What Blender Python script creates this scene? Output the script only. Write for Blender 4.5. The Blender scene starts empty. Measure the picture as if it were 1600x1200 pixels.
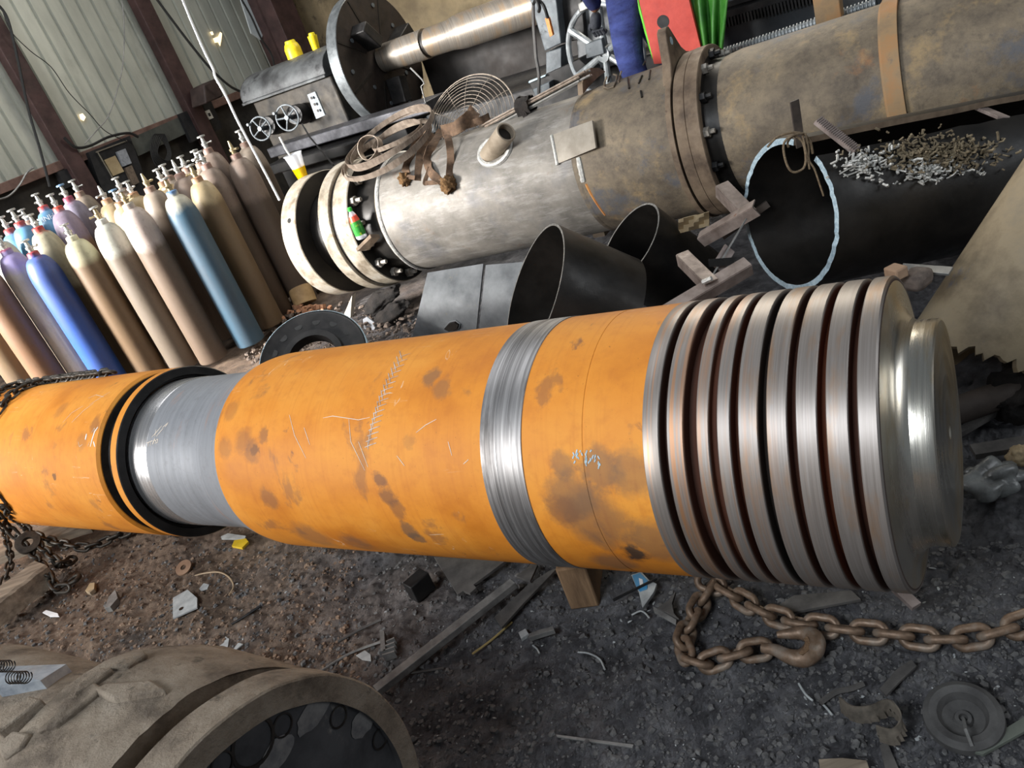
import bpy, bmesh, math, random
import numpy as np
from mathutils import Vector, Matrix, noise
random.seed(7)
PI = math.pi
SC = bpy.context.scene
COL = SC.collection
# ------------------------------------------------------------------ camera
F = 1240.0; PT = math.radians(25.5); RO = math.radians(20.8); H = 1.85
cam = bpy.data.objects.new('camera', bpy.data.cameras.new('camera')); COL.objects.link(cam)
cam.data.sensor_width = 36.0; cam.data.lens = 36.0 * F / 1600.0
cam.data.clip_start = 0.02; cam.data.clip_end = 200
cam.matrix_world = Matrix.Translation((0, 0, H)) @ Matrix.Rotation(PI/2 - PT, 4, 'X') @ Matrix.Rotation(-RO, 4, 'Z')
SC.camera = cam
# ------------------------------------------------------------------ light
SC.view_settings.view_transform = 'Standard'; SC.view_settings.look = 'None'
SC.view_settings.exposure = 0.0; SC.view_settings.gamma = 1.0
try: SC.view_settings.use_curve_mapping = False
except Exception: pass
wd = bpy.data.worlds.new('daylight'); SC.world = wd; wd.use_nodes = True
wd.node_tree.nodes['Background'].inputs[0].default_value = (0.80, 0.90, 1.0, 1)
wd.node_tree.nodes['Background'].inputs[1].default_value = 0.17
def area(name, loc, target, sx, sy, power, col):
    l = bpy.data.lights.new(name, 'AREA'); l.shape = 'RECTANGLE'; l.size = sx; l.size_y = sy; l.energy = power; l.color = col
    o = bpy.data.objects.new(name, l); COL.objects.link(o); o.location = loc
    o.rotation_euler = (Vector(target) - Vector(loc)).to_track_quat('-Z', 'Y').to_euler()
    return o
so = area('side_opening', (-10.3, 3.0, 3.3), (-2.9, 6.7, 0.75), 1.8, 2.2, 310, (1.0, 0.98, 0.95)); so.data.spread = math.radians(38)
area('doorway_daylight', (-11.2, 0.8, 3.6), (-1.0, 3.2, 0.4), 3.6, 3.0, 1020, (1.0, 0.98, 0.95))
area('yard_daylight', (-3.6, -1.6, 5.2), (0.1, 1.5, 0.1), 2.6, 2.0, 310, (0.86, 0.93, 1.0))
area('skylight', (-2.2, 6.6, 7.0), (-3.2, 8.6, 0.8), 4.5, 2.5, 200, (0.98, 0.99, 1.0))
area('back_opening', (3.4, 9.2, 4.6), (0.6, 2.6, 0.7), 3.5, 2.0, 270, (1.0, 0.93, 0.80))
area('right_fill', (7.5, -1.0, 3.6), (1.0, 1.5, 0.5), 3.5, 3.0, 110, (0.92, 0.96, 1.0))  # added fill lamp, gives the hub end face something to reflect
# ------------------------------------------------------------------ picture -> place geometry
Rt = np.array([math.cos(RO), -math.sin(RO)]); Up = np.array([-math.sin(RO), -math.cos(RO)]); EYE = np.array([0, 0, H])
def ray(x, y):
    v = np.array([x - 800.0, y - 600.0]); a = v @ Rt; u = v @ Up
    return np.array([a, F*math.cos(PT) + u*math.sin(PT), -F*math.sin(PT) + u*math.cos(PT)])
def gp(x, y, z=0.0):
    r = ray(x, y); return Vector(EYE + r*((z - H)/r[2]))
A = np.array([.7912, -.6116, 0.0]); B = np.array([.6116, .7912, 0.0])
VA = Vector(A); VB = Vector(B); VZ = Vector((0, 0, 1))
def AB(a, b, z=0.0): return VA*a + VB*b + VZ*z
def hb(x, y, b):                       # point seen at x, y on the upright plane at depth b
    r = ray(x, y); return Vector(EYE + r*(b/(r @ B)))
def ha(x, y, a):
    r = ray(x, y); return Vector(EYE + r*(a/(r @ A)))
def ab(p): return (VA.dot(p), VB.dot(p), p.z)
def hy(x, y, d):                       # point at horizontal forward distance d
    r = ray(x, y); return Vector(EYE + r*(d/r[1]))
def cyl_hit(px, py, P, d, R):
    P = np.array(P); d = np.array(d); r = ray(px, py); r = r/np.linalg.norm(r); o = EYE - P
    rp = r - d*(r @ d); op = o - d*(o @ d)
    a = rp @ rp; b = 2*rp @ op; c = op @ op - R*R; D = max(b*b - 4*a*c, 0)
    X = EYE + r*((-b - math.sqrt(D))/(2*a)); return Vector(X), float((X - P) @ d)
# ------------------------------------------------------------------ object helpers
def tag(o, label=None, cat=None, group=None, kind=None):
    if label: o['label'] = label
    if cat: o['category'] = cat
    if group: o['group'] = group
    if kind: o['kind'] = kind
    return o
def thing(name, label, cat, M=None, group=None):
    o = bpy.data.objects.new(name, None); COL.objects.link(o); o.empty_display_size = .05
    if M is None: M = Matrix()
    if isinstance(M, Vector): M = Matrix.Translation(M)
    o.matrix_world = M; o['M'] = [v for r in M for v in r]
    return tag(o, label, cat, group)
def Mof(o):
    while 'M' not in o:
        if o.parent is None: return Matrix.Translation(o.location)
        o = o.parent
    m = o['M']; return Matrix([m[0:4], m[4:8], m[8:12], m[12:16]])
class MB:
    def __init__(s): s.v = []; s.f = []
    def add(s, vs, fs):
        n = len(s.v); s.v += [Vector(v) for v in vs]; s.f += [tuple(i + n for i in f) for f in fs]; return s
    def box(s, c, sz, M=None, taper=None):
        x, y, z = [q/2 for q in sz]; vs = []
        for k in (-1, 1):
            t = 1 if (taper is None or k < 0) else taper
            vs += [Vector((-x*t, -y*t, z*k)), Vector((x*t, -y*t, z*k)), Vector((x*t, y*t, z*k)), Vector((-x*t, y*t, z*k))]
        vs = [(M @ v if M else v) + Vector(c) for v in vs]
        return s.add(vs, [(3, 2, 1, 0), (4, 5, 6, 7), (0, 1, 5, 4), (1, 2, 6, 5), (2, 3, 7, 6), (3, 0, 4, 7)])
    def rev(s, prof, n=64, M=None, closed=False, jit=None, arc=None):       # revolve (x, r) about local X
        M = M or Matrix(); vs = []; fs = []; m = len(prof)
        a0, a1 = arc or (0, 2*PI); nn = n if not arc else n + 1
        for i in range(nn):
            t = a0 + (a1 - a0)*i/n
            for j, (x, r) in enumerate(prof):
                rr = r if not jit else r + jit(x, t, r)
                vs.append(M @ Vector((x, rr*math.cos(t), rr*math.sin(t))))
        for i in range(n):
            k = (i + 1) % nn
            for j in range(m - 1 if not closed else m):
                j2 = (j + 1) % m
                fs.append((i*m + j, k*m + j, k*m + j2, i*m + j2))
        return s.add(vs, fs)
    def tube(s, pts, r, n=8, closed=False, cap=True):
        pts = [Vector(p) for p in pts]; m = len(pts); vs = []; fs = []; up = None
        for i, p in enumerate(pts):
            if closed: t = pts[(i+1) % m] - pts[i-1]
            else: t = pts[min(i+1, m-1)] - pts[max(i-1, 0)]
            t.normalize()
            if up is None: up = Vector((0, 0, 1)) if abs(t.z) < .9 else Vector((1, 0, 0))
            x = t.cross(up)
            if x.length < 1e-6: x = t.orthogonal()
            x.normalize(); up = x.cross(t); rr = r[i] if isinstance(r, (list, tuple)) else r
            for k in range(n):
                a = 2*PI*k/n; vs.append(p + x*(rr*math.cos(a)) + up*(rr*math.sin(a)))
        for i in range(m if closed else m-1):
            j = (i+1) % m
            for k in range(n): fs.append((i*n+k, i*n+(k+1) % n, j*n+(k+1) % n, j*n+k))
        if cap and not closed:
            fs.append(tuple(range(n-1, -1, -1))); fs.append(tuple((m-1)*n+k for k in range(n)))
        return s.add(vs, fs)
    def slab(s, outline, nrm, th):       # planar outline (3D points) extruded
        nrm = Vector(nrm).normalized()*th; m = len(outline); o = [Vector(p) for p in outline]
        vs = o + [p - nrm for p in o]
        fs = [tuple(range(m)), tuple(range(2*m-1, m-1, -1))] + [(i, i+m, (i+1) % m + m, (i+1) % m) for i in range(m)]
        return s.add(vs, fs)
    def grid(s, rows, th=0.0):           # rows of points -> sheet, given thickness along normals
        m = len(rows); n = len(rows[0]); P = [[Vector(p) for p in r] for r in rows]
        vs = [p for r in P for p in r]; fs = []
        for i in range(m-1):
            for j in range(n-1): fs.append((i*n+j, i*n+j+1, (i+1)*n+j+1, (i+1)*n+j))
        if th:
            off = m*n; v2 = []
            for i in range(m):
                for j in range(n):
                    du = P[min(i+1, m-1)][j] - P[max(i-1, 0)][j]; dv = P[i][min(j+1, n-1)] - P[i][max(j-1, 0)]
                    nn = dv.cross(du); nn = nn.normalized() if nn.length > 1e-9 else Vector((0, 0, 1))
                    v2.append(P[i][j] - nn*th)
            f2 = [tuple(q + off for q in reversed(f)) for f in fs]
            loop = [j for j in range(n)] + [i*n+n-1 for i in range(1, m)] + [(m-1)*n+j for j in range(n-2, -1, -1)] + [i*n for i in range(m-2, 0, -1)]
            fs = fs + f2 + [(loop[(k+1) % len(loop)], loop[k], loop[k]+off, loop[(k+1) % len(loop)]+off) for k in range(len(loop))]
            vs = vs + v2
        return s.add(vs, fs)
    def build(s, name, mt, parent=None, world=True, smooth=True, bevel=0.0, at=None, angle=35, fix=True, sub=0):
        me = bpy.data.meshes.new(name); vs = s.v
        if parent is not None and world:
            Mi = Mof(parent).inverted(); vs = [Mi @ v for v in vs]
        loc = None
        if parent is None:
            if at is None:
                n = max(len(vs), 1); at = Vector((sum(v.x for v in vs)/n, sum(v.y for v in vs)/n, min(v.z for v in vs)))
            loc = Vector(at); vs = [v - loc for v in vs]
        me.from_pydata([tuple(v) for v in vs], [], s.f); me.update()
        if fix:
            bm = bmesh.new(); bm.from_mesh(me); bmesh.ops.recalc_face_normals(bm, faces=bm.faces); bm.to_mesh(me); bm.free()
        o = bpy.data.objects.new(name, me); COL.objects.link(o)
        if parent is not None: o.parent = parent
        else: o.location = loc
        if mt: me.materials.append(mt)
        if smooth:
            for p in me.polygons: p.use_smooth = True
            try: me.set_sharp_from_angle(angle=math.radians(angle))
            except Exception: pass
        if bevel:
            b = o.modifiers.new('bevel', 'BEVEL'); b.width = bevel; b.segments = 2; b.limit_method = 'ANGLE'
        if sub:
            q = o.modifiers.new('sub', 'SUBSURF'); q.levels = sub; q.render_levels = sub
        return o
def frame(x, up=(0, 0, 1), loc=(0, 0, 0)):            # matrix with local X along x
    x = Vector(x).normalized(); z = Vector(up) - x*Vector(up).dot(x); z.normalize(); y = z.cross(x)
    M = Matrix((x, y, z)).transposed().to_4x4(); M.translation = Vector(loc); return M
# ------------------------------------------------------------------ materials
def ramp(nt, stops, inter='LINEAR'):
    r = nt.nodes.new('ShaderNodeValToRGB'); r.color_ramp.interpolation = inter; e = r.color_ramp.elements
    while len(e) < len(stops): e.new(0.5)
    for q, (p, c) in zip(e, stops):
        q.position = p; q.color = (c, c, c, 1) if isinstance(c, (int, float)) else (*c, 1)
    return r
def S(r, g, b):                                        # sRGB 0-255 -> linear
    f = lambda c: (c/255/12.92) if c/255 <= .04045 else ((c/255 + .055)/1.055)**2.4
    return (f(r), f(g), f(b))
class NT:
    def __init__(s, name):
        s.m = bpy.data.materials.new(name); s.m.use_nodes = True; s.nt = s.m.node_tree; s.b = s.nt.nodes['Principled BSDF']
        s.tc = s.nt.nodes.new('ShaderNodeTexCoord'); s.l = s.nt.links.new
    def n(s, t): return s.nt.nodes.new(t)
    def coord(s, sc=(1, 1, 1), loc=(0, 0, 0)):
        m = s.n('ShaderNodeMapping'); m.inputs['Scale'].default_value = sc; m.inputs['Location'].default_value = loc
        s.l(s.tc.outputs['Object'], m.inputs[0]); return m.outputs[0]
    def noise(s, scale, detail=8, sc=(1, 1, 1), rough=.6, loc=(0, 0, 0), dist=0.0):
        t = s.n('ShaderNodeTexNoise'); t.inputs['Scale'].default_value = scale; t.inputs['Detail'].default_value = detail
        t.inputs['Roughness'].default_value = rough; t.inputs['Distortion'].default_value = dist
        s.l(s.coord(sc, loc), t.inputs['Vector']); return t.outputs['Fac']
    def vor(s, scale, sc=(1, 1, 1), feat='F1'):
        t = s.n('ShaderNodeTexVoronoi'); t.inputs['Scale'].default_value = scale; t.feature = feat
        s.l(s.coord(sc), t.inputs['Vector']); return t.outputs['Distance']
    def ramp(s, fac, stops): r = ramp(s.nt, stops); s.l(fac, r.inputs[0]); return r.outputs[0]
    def mix(s, fac, a, b, mode='MIX'):
        x = s.n('ShaderNodeMix'); x.data_type = 'RGBA'; x.blend_type = mode
        for sock, v in ((x.inputs[0], fac), (x.inputs[6], a), (x.inputs[7], b)):
            if hasattr(v, 'is_linked') or hasattr(v, 'links'): s.l(v, sock)
            elif isinstance(v, (int, float)): sock.default_value = v
            else: sock.default_value = (*v, 1)
        return x.outputs[2]
    def math(s, op, a, b=0.0):
        x = s.n('ShaderNodeMath'); x.operation = op
        for sock, v in ((x.inputs[0], a), (x.inputs[1], b)):
            if hasattr(v, 'links'): s.l(v, sock)
            else: sock.default_value = v
        return x.outputs[0]
    def sep(s):
        x = s.n('ShaderNodeSeparateXYZ'); s.l(s.tc.outputs['Object'], x.inputs[0]); return x.outputs
    def color(s, c): s.l(c, s.b.inputs['Base Color']); return s
    def set(s, rough=None, metal=None, spec=None):
        for k, v in (('Roughness', rough), ('Metallic', metal), ('Specular IOR Level', spec)):
            if v is None: continue
            if hasattr(v, 'links'): s.l(v, s.b.inputs[k])
            else: s.b.inputs[k].default_value = v
        return s
    def bump(s, h, strength=.3, dist=.01, prev=None):
        b = s.n('ShaderNodeBump'); b.inputs['Strength'].default_value = strength; b.inputs['Distance'].default_value = dist
        s.l(h, b.inputs['Height'])
        if prev: s.l(prev, b.inputs['Normal'])
        s.l(b.outputs[0], s.b.inputs['Normal']); return b.outputs[0]
MATS = {}
def gritty(name, c1, c2, c3=None, scale=6, rough=.6, metal=0.0, bump=.25, bdist=.004, bscale=60, streak=(1, 1, 1), spots=None, spot_t=.62, spot_scale=9, spec=.4, lo=.35, hi=.65):
    if name in MATS: return MATS[name]
    t = NT(name); n1 = t.noise(scale, 9, streak, .65)
    st = [(lo, c1), (hi, c2)] if c3 is None else [(lo, c1), ((lo+hi)/2, c2), (hi, c3)]
    c = t.ramp(n1, st)
    if spots is not None:
        m = t.ramp(t.noise(spot_scale, 10, streak, .7, (3.1, 1.7, 5.3)), [(spot_t, 0.0), (spot_t + .08, 1.0)]); c = t.mix(m, c, spots)
    t.color(c); r = t.ramp(t.noise(scale*2.3, 6, streak, .6, (9, 2, 4)), [(.3, max(rough-.12, .02)), (.7, min(rough+.15, 1.0))])
    t.set(r, metal, spec)
    if bump: t.bump(t.noise(bscale, 8, streak, .7), bump, bdist)
    MATS[name] = t.m; return t.m
def plain(name, c, rough=.5, metal=0.0, spec=.5):
    return gritty(name, tuple(q*.88 for q in c), tuple(min(q*1.1, 1) for q in c), scale=14, rough=rough, metal=metal, bump=.06, spec=spec)
M_dark = gritty('dark_oily_steel', S(22, 22, 23), S(46, 44, 43), scale=7, rough=.5, metal=.3)
M_black = gritty('black_mill_scale', S(28, 27, 26), S(50, 46, 42), scale=4, rough=.42, metal=.35, bump=.15, spots=S(70, 62, 54), spot_t=.68)
M_brown = gritty('brown_rusted_steel', S(84, 70, 58), S(116, 99, 82), S(136, 118, 98), scale=7, rough=.7, metal=.1, spots=S(60, 44, 34))
M_tan = gritty('tan_rusted_steel', S(150, 128, 98), S(178, 158, 124), S(120, 110, 98), scale=5, rough=.65, metal=.1, spots=S(98, 90, 84), spot_t=.64, spot_scale=4)
M_grey = gritty('worn_grey_steel', S(110, 110, 108), S(158, 156, 152), scale=6, rough=.42, metal=.55, spots=S(86, 72, 60))
M_lathe_grey = gritty('grey_machine_paint', S(66, 71, 75), S(104, 110, 114), scale=7, rough=.5, metal=.1, spots=S(40, 38, 36), spot_t=.6)
M_weld = gritty('bright_weld_metal', S(176, 174, 168), S(222, 220, 214), scale=60, rough=.42, metal=.5, bump=.8, bdist=.006, bscale=90)
M_wood = gritty('weathered_wood', S(92, 80, 68), S(150, 136, 118), scale=14, rough=.85, streak=(.12, 1.5, 1.5), bump=.5, bscale=30)
M_rubber = plain('black_rubber', S(24, 24, 24), .6)
M_bright = gritty('clean_cut_steel', S(150, 176, 190), S(206, 224, 232), scale=80, rough=.5, metal=.2, bump=.9, bdist=.006, bscale=120)
# ================================================================== SETTING
def m_ground():
    t = NT('black_dirt_floor'); n1 = t.noise(1.1, 6, (1, 1, 1), .6); n2 = t.noise(9, 10, (1, 1, 1), .7)
    xyz = t.sep()
    c = t.ramp(n2, [(.3, S(56, 55, 58)), (.5, S(112, 111, 114)), (.72, S(158, 156, 157))])
    # browner and lighter towards the left of the yard
    lx = t.math('ADD', t.math('MULTIPLY', xyz[0], -.42), t.math('MULTIPLY', t.math('SUBTRACT', n1, .5), 1.9))
    mk = t.ramp(lx, [(.15, 0.0), (.75, 1.0)])
    br = t.ramp(n2, [(.3, S(90, 74, 62)), (.5, S(138, 116, 98)), (.75, S(176, 152, 130))])
    c = t.mix(mk, c, br)
    m2 = t.ramp(t.noise(2.6, 8, (1, 1, 1), .65, (4, 4, 4)), [(.55, 0.0), (.68, .7)]); c = t.mix(m2, c, S(64, 62, 62))
    sp = t.ramp(t.vor(70), [(.03, 1.0), (.09, 0.0)]); pick = t.ramp(t.noise(23, 3), [(.60, 0.0), (.66, 1.0)])
    c = t.mix(t.math('MULTIPLY', sp, pick), c, S(176, 172, 166)); t.color(c); t.set(t.ramp(n2, [(.3, .55), (.7, .9)]), 0, .35)
    b = t.bump(t.noise(42, 12, (1, 1, 1), .8), 1.0, .035); t.bump(t.vor(34), .5, .015, b); return t.m
MG = m_ground()
def gz(x, y):
    p = Vector((x, y, 0))
    k = .014*(abs(noise.noise(p*19.0)) + .6*abs(noise.noise(p*43.0 + Vector((3, 1, 0)))))
    return k + .030*noise.noise(p*1.7) + .020*noise.noise(p*5.1 + Vector((7, 0, 0))) + .012*noise.noise(p*9.0) + .009*noise.noise(p*29.0) + .007*noise.noise(p*57.0) - .026
def floor():
    b = MB()
    def patch(x0, x1, y0, y1, n, m, lo=0.0):
        vs = []; fs = []
        for i in range(n+1):
            for j in range(m+1):
                x = x0 + (x1-x0)*i/n; y = y0 + (y1-y0)*j/m; vs.append((x, y, gz(x, y) - lo))
        for i in range(n):
            for j in range(m): fs.append((i*(m+1)+j, (i+1)*(m+1)+j, (i+1)*(m+1)+j+1, i*(m+1)+j+1))
        b.add(vs, fs)
    patch(-3.0, 2.2, .7, 3.9, 560, 344); patch(-12, 9, -6, 16, 110, 110, .06)
    o = b.build('floor', MG, at=Vector((0, 0, 0)), angle=180, fix=False); tag(o, 'black and rust-brown dirt floor of the workshop', 'floor', kind='structure')
floor()
# corrugated left wall on the plane a = AW
AW = -9.2
def m_sheet():
    t = NT('grey_green_roof_sheet'); n = t.noise(3, 8, (1, 1, .3), .6)
    c = t.ramp(n, [(.3, S(158, 160, 150)), (.7, S(192, 194, 182))]); xyz = t.sep()
    m = t.ramp(t.noise(1.4, 8, (1, 1, .5), .7, (2, 0, 0)), [(.55, 0.0), (.75, .6)]); c = t.mix(m, c, S(112, 112, 100)); t.color(c); t.set(.45, .15, .4); t.bump(t.noise(30, 4), .08, .004); return t.m
M_sheet = m_sheet()
def corr(u0, u1, z0, z1, pitch=.19):
    rows = []
    pts = []; u = u0
    while u < u1:
        for du, h in ((0, 0), (.135, 0), (.145, -.030), (.170, -.030), (.18, 0)):
            pts.append((u + du*pitch/.19, h))
        u += pitch
    for z in (z0, z1): rows.append([AB(AW + h, uu, z) for uu, h in pts])
    return rows
def upright(b, a0, b0, w, dp, z0, z1):     # post: width along B, depth along A
    M = Matrix((VA, VB, VZ)).transposed().to_4x4()
    b.box(AB(a0, b0, (z0+z1)/2), (dp, w, z1-z0), M); return b
tag(MB().grid(corr(3.9, 9.6, 1.70, 6.5)).build('wall_left', M_sheet, smooth=False, fix=False), 'grey corrugated sheet wall behind the gas cylinders', 'wall', kind='structure')
M_wallbase = gritty('sooty_wall_base', S(30, 29, 27), S(62, 58, 52), scale=3, rough=.8, spots=S(84, 76, 64), spot_t=.66, spot_scale=4)
tag(upright(MB(), AW - .1, 6.6, 5.6, .12, -.1, 1.70).build('wall_lower', M_wallbase), 'sooty dark lower part of the left wall', 'wall', kind='structure')
M_redoxide = gritty('dark_red_oxide_paint', S(52, 36, 35), S(78, 56, 54), scale=5, rough=.6)
M_girt = gritty('pinkish_rusty_girt', S(88, 66, 58), S(124, 98, 88), scale=6, rough=.8)
tag(upright(MB(), AW + .05, 6.6, 5.4, .1, 1.66, 1.76).build('trim_1', M_girt, bevel=.006), 'rusty pinkish rail along the wall above the cylinders', 'trim', kind='structure')
for i, (px, py, w) in enumerate(((222, 0, .22), (6, 60, .20), (458, 20, .42))):
    a_, b_, z_ = ab(ha(px, py, AW + (.2 if i < 2 else .9)))
    o = upright(MB(), AW + (.14 if i < 2 else .55), b_, w, .14 if i < 2 else .5, -.05, 6.5).build('trim_%d' % (i+2), M_redoxide, bevel=.01)
    tag(o, ['dark red steel post on the corrugated wall, right of the two', 'dark red steel post on the corrugated wall at the left edge', 'wide dark brown column at the corner behind the machine'][i], 'post', kind='structure')
# back wall on the plane b = BW
BW = 9.7
M_back = gritty('tan_sooty_back_wall', S(92, 80, 60), S(136, 120, 92), S(112, 98, 76), scale=1.3, rough=.8, spots=S(58, 50, 42), spot_t=.56, spot_scale=1.6)
def wallb(a0, a1, z0, z1): return [[AB(a0, BW, z), AB(a1, BW, z)] for z in (z0, z1)]
tag(MB().grid(wallb(AW - .1, 9.0, -.1, 6.5), .1).build('wall_back', M_back, smooth=False), 'tan soot-stained back wall behind the lathe', 'wall', kind='structure')
# ================================================================== MACHINED SHAFT
SR = .39
SP = Vector((0.0569712, 2.2185227, 0.54828893)); SD = Vector((0.79076704, -0.61122418, 0.03305285))
SM = frame(SD, loc=SP)
def ss(px, py, R=SR): return cyl_hit(px, py, SP, SD, R)[1]
G1, G2, G3 = S(122, 82, 56), S(104, 84, 68), S(58, 46, 38)
STAINS = [(592, 752, .035, G1, .8), (604, 775, .045, G1, .75), (618, 795, .04, G1, .6), (640, 830, .035, G2, .7), (655, 842, .03, G2, .7), (398, 703, .02, G3, .6), (392, 705, .05, G1, .5),
 (420, 780, .05, G1, .6), (380, 690, .06, G1, .45), (412, 680, .03, G1, .6), (992, 866, .045, G3, .95), (930, 815, .12, G2, .6), (890, 775, .09, G2, .6), (880, 800, .06, G1, .6), (940, 735, .07, G2, .6), (985, 740, .08, G2, .5), (880, 725, .05, G2, .5), (1030, 850, .10, G2, .6), (960, 880, .08, G2, .6),
 (675, 590, .04, G2, .6), (690, 605, .05, G2, .45), (640, 690, .03, G1, .3), (85, 745, .018, G3, .7), (150, 660, .05, G1, .55), (128, 690, .05, G1, .35), (95, 640, .05, G1, .3), (150, 790, .04, G1, .4), (350, 700, .05, G1, .4), (360, 640, .05, G1, .35), (490, 840, .10, G2, .45), (560, 850, .08, G2, .4)]
def m_orange():
    t = NT('orange_rust_skin'); n1 = t.noise(3.2, 10, (.8, 1, 1), .6)
    c = t.ramp(n1, [(.30, S(190, 112, 30)), (.48, S(212, 134, 42)), (.7, S(222, 150, 58))])
    c = t.mix(t.ramp(t.noise(26, 8), [(.5, 0.0), (.8, .4)]), c, S(176, 98, 34))
    ring = t.ramp(t.noise(60, 3, (1, .03, .03), .6), [(.52, 0.0), (.75, .35)]); c = t.mix(ring, c, S(186, 106, 34))
    st = t.ramp(t.noise(4.2, 9, (1.3, 1, 1), .6, (2.2, 7.3, 1.1), .3), [(.60, 0.0), (.66, .55)]); c = t.mix(st, c, S(132, 88, 58))
    bl = t.ramp(t.noise(7.5, 7, (1, 1, 1), .6, (6.2, 3.3, 9.1), .4), [(.66, 0.0), (.72, .75)]); c = t.mix(bl, c, S(112, 76, 58))
    # pale score marks
    for sc, rt, lo in (((3.0, 55, 30), 1.6, .685), ((22, 5, 9), 1.4, .70)):
        w = t.ramp(t.noise(rt, 2, sc, .4, (1.3, .4, 8.8), .6), [(lo, 0.0), (lo + .012, .8), (lo + .03, 0.0)])
        k = t.ramp(t.noise(2.2, 2, (1, 1, 1), .5, (5, 5, 1)), [(.52, 0.0), (.6, 1.0)]); c = t.mix(t.math('MULTIPLY', w, k), c, S(226, 206, 176))
    dk = t.ramp(t.noise(95, 3), [(.70, 0.0), (.76, .6)]); c = t.mix(dk, c, S(120, 66, 26))
    nz = t.math('MULTIPLY', t.math('SUBTRACT', t.noise(14, 8, (1, 1, 1), .7, (8, 1, 1)), .5), .10)
    for px, py, rr, cc, k in STAINS:
        p = SM.inverted() @ cyl_hit(px, py, SP, SD, SR)[0]
        v = t.n('ShaderNodeVectorMath'); v.operation = 'DISTANCE'; t.l(t.tc.outputs['Object'], v.inputs[0]); v.inputs[1].default_value = p
        d = t.math('DIVIDE', t.math('ADD', v.outputs['Value'], nz), rr); c = t.mix(t.ramp(d, [(.55, k), (1.0, 0.0)]), c, cc)
    t.color(c); t.set(t.ramp(n1, [(.3, .55), (.7, .7)]), 0.0, .35); b = t.bump(t.noise(120, 6), .10, .003); t.bump(t.noise(140, 2, (1, .02, .02)), .10, .002, b); return t.m
M_orange = m_orange()
def m_turned(name, c1, c2, rough=.3, metal=.9, tint=None, tint_t=.6, ringf=160, ramt=.12, dirt=None):
    t = NT(name); n = t.noise(ringf, 4, (1, .012, .012), .7)
    c = t.ramp(n, [(.3, c1), (.7, c2)])
    if tint: c = t.mix(t.ramp(t.noise(9, 6, (1.6, .35, .35), .6, (1, 5, 2)), [(tint_t, 0.0), (tint_t + .14, .7)]), c, tint)
    if dirt: c = t.mix(t.ramp(t.noise(30, 8, (1, 1, 1), .75, (4, 1, 7)), [(.52, 0.0), (.72, .8)]), c, dirt)
    t.color(c); t.set(t.ramp(t.noise(ringf*.7, 4, (1, .02, .02), .7, (3, 3, 3)), [(.3, rough - .06), (.7, rough + .12)]), metal, .5)
    t.bump(n, ramt, .003); return t, c
def m_grooved():
    t, c = m_turned('grooved_steel', S(128, 120, 114), S(152, 145, 140), .42, .6, S(150, 116, 84), .56, 260, .03)
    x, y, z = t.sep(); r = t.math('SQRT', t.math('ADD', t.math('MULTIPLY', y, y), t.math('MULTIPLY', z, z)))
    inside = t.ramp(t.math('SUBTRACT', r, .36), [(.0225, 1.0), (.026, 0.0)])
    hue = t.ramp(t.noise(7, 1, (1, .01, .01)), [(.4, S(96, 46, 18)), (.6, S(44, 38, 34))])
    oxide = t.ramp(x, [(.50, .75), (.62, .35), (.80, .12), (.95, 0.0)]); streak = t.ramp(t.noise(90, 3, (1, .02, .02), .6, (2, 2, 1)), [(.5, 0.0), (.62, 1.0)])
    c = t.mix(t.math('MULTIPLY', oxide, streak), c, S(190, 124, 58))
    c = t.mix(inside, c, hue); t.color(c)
    mt = t.math('MULTIPLY', t.math('SUBTRACT', 1.0, inside), .6); t.l(mt, t.b.inputs['Metallic'])
    rg = t.math('ADD', t.math('MULTIPLY', inside, .4), .42); t.l(rg, t.b.inputs['Roughness'])
    return t.m
M_grooved = m_grooved()
M_band = m_turned('dark_turned_steel_band', S(98, 96, 96), S(172, 170, 170), .4, .8, S(70, 66, 64), .5, 110, .12)[0].m
M_neck = m_turned('scratched_grey_steel', S(128, 130, 134), S(146, 148, 153), .52, .3, S(170, 132, 114), .6, 40, .015, S(120, 120, 122))[0].m
M_polish = m_turned('polished_steel', S(196, 190, 178), S(226, 220, 208), .26, 1.0, S(204, 174, 120), .5, 60, .16)[0].m
M_blackgroove = gritty('black_oxide_groove', S(24, 21, 19), S(44, 38, 33), scale=20, rough=.5, metal=.2)
M_white0 = plain('white_paint', S(236, 234, 228), .6)
M_chalk = plain('pale_scratch', S(214, 200, 184), .8)
shaft = thing('machined_roll_shaft', 'long orange-rusted steel roll shaft with grooved right end, lying across the yard on blocks', 'shaft', SM)
def part(name, prof, mt, n=128, root=shaft, **k): return MB().rev(prof, n).build(name, mt, root, world=False, angle=28, **k)
s_or = ss(332, 695, .385); g0 = ss(152, 713); g1 = ss(172, 700); c1 = ss(182, 700)
part('rusted_journal', [(-4.6, 0), (-4.6, SR), (g0 - .012, SR), (g0, SR - .012), (g0, .30)], M_orange)
part('black_groove', [(g0 - .001, SR - .011), (g0 + .006, .345), (g0 + .03, .333), (g1 - .012, .338), (g1 - .001, SR - .004)], M_blackgroove)
part('collar', [(g1, .34), (g1, SR - .003), (g1 + .003, SR), (c1 - .004, SR)], M_orange)
part('collar_face', [(c1 - .004, SR), (c1, SR - .004), (c1, .352), (c1 - .03, .350), (c1 - .03, .338)], M_dark)
n0 = ss(206, 700, .335); n1 = ss(228, 700, .335)
part('bright_ring', [(c1 - .03, .335), (n1 - .004, .335), (n1, .333)], m_turned('bright_ring_steel', S(180, 178, 178), S(214, 212, 212), .25, .85)[0].m)
fl = [(n1, .333), (-1.50, .333)]
for i in range(13):
    q = i/12; e = q*q*(3 - 2*q); fl.append((-1.48 + .34*q, .333 + (SR - .333)*e))
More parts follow.
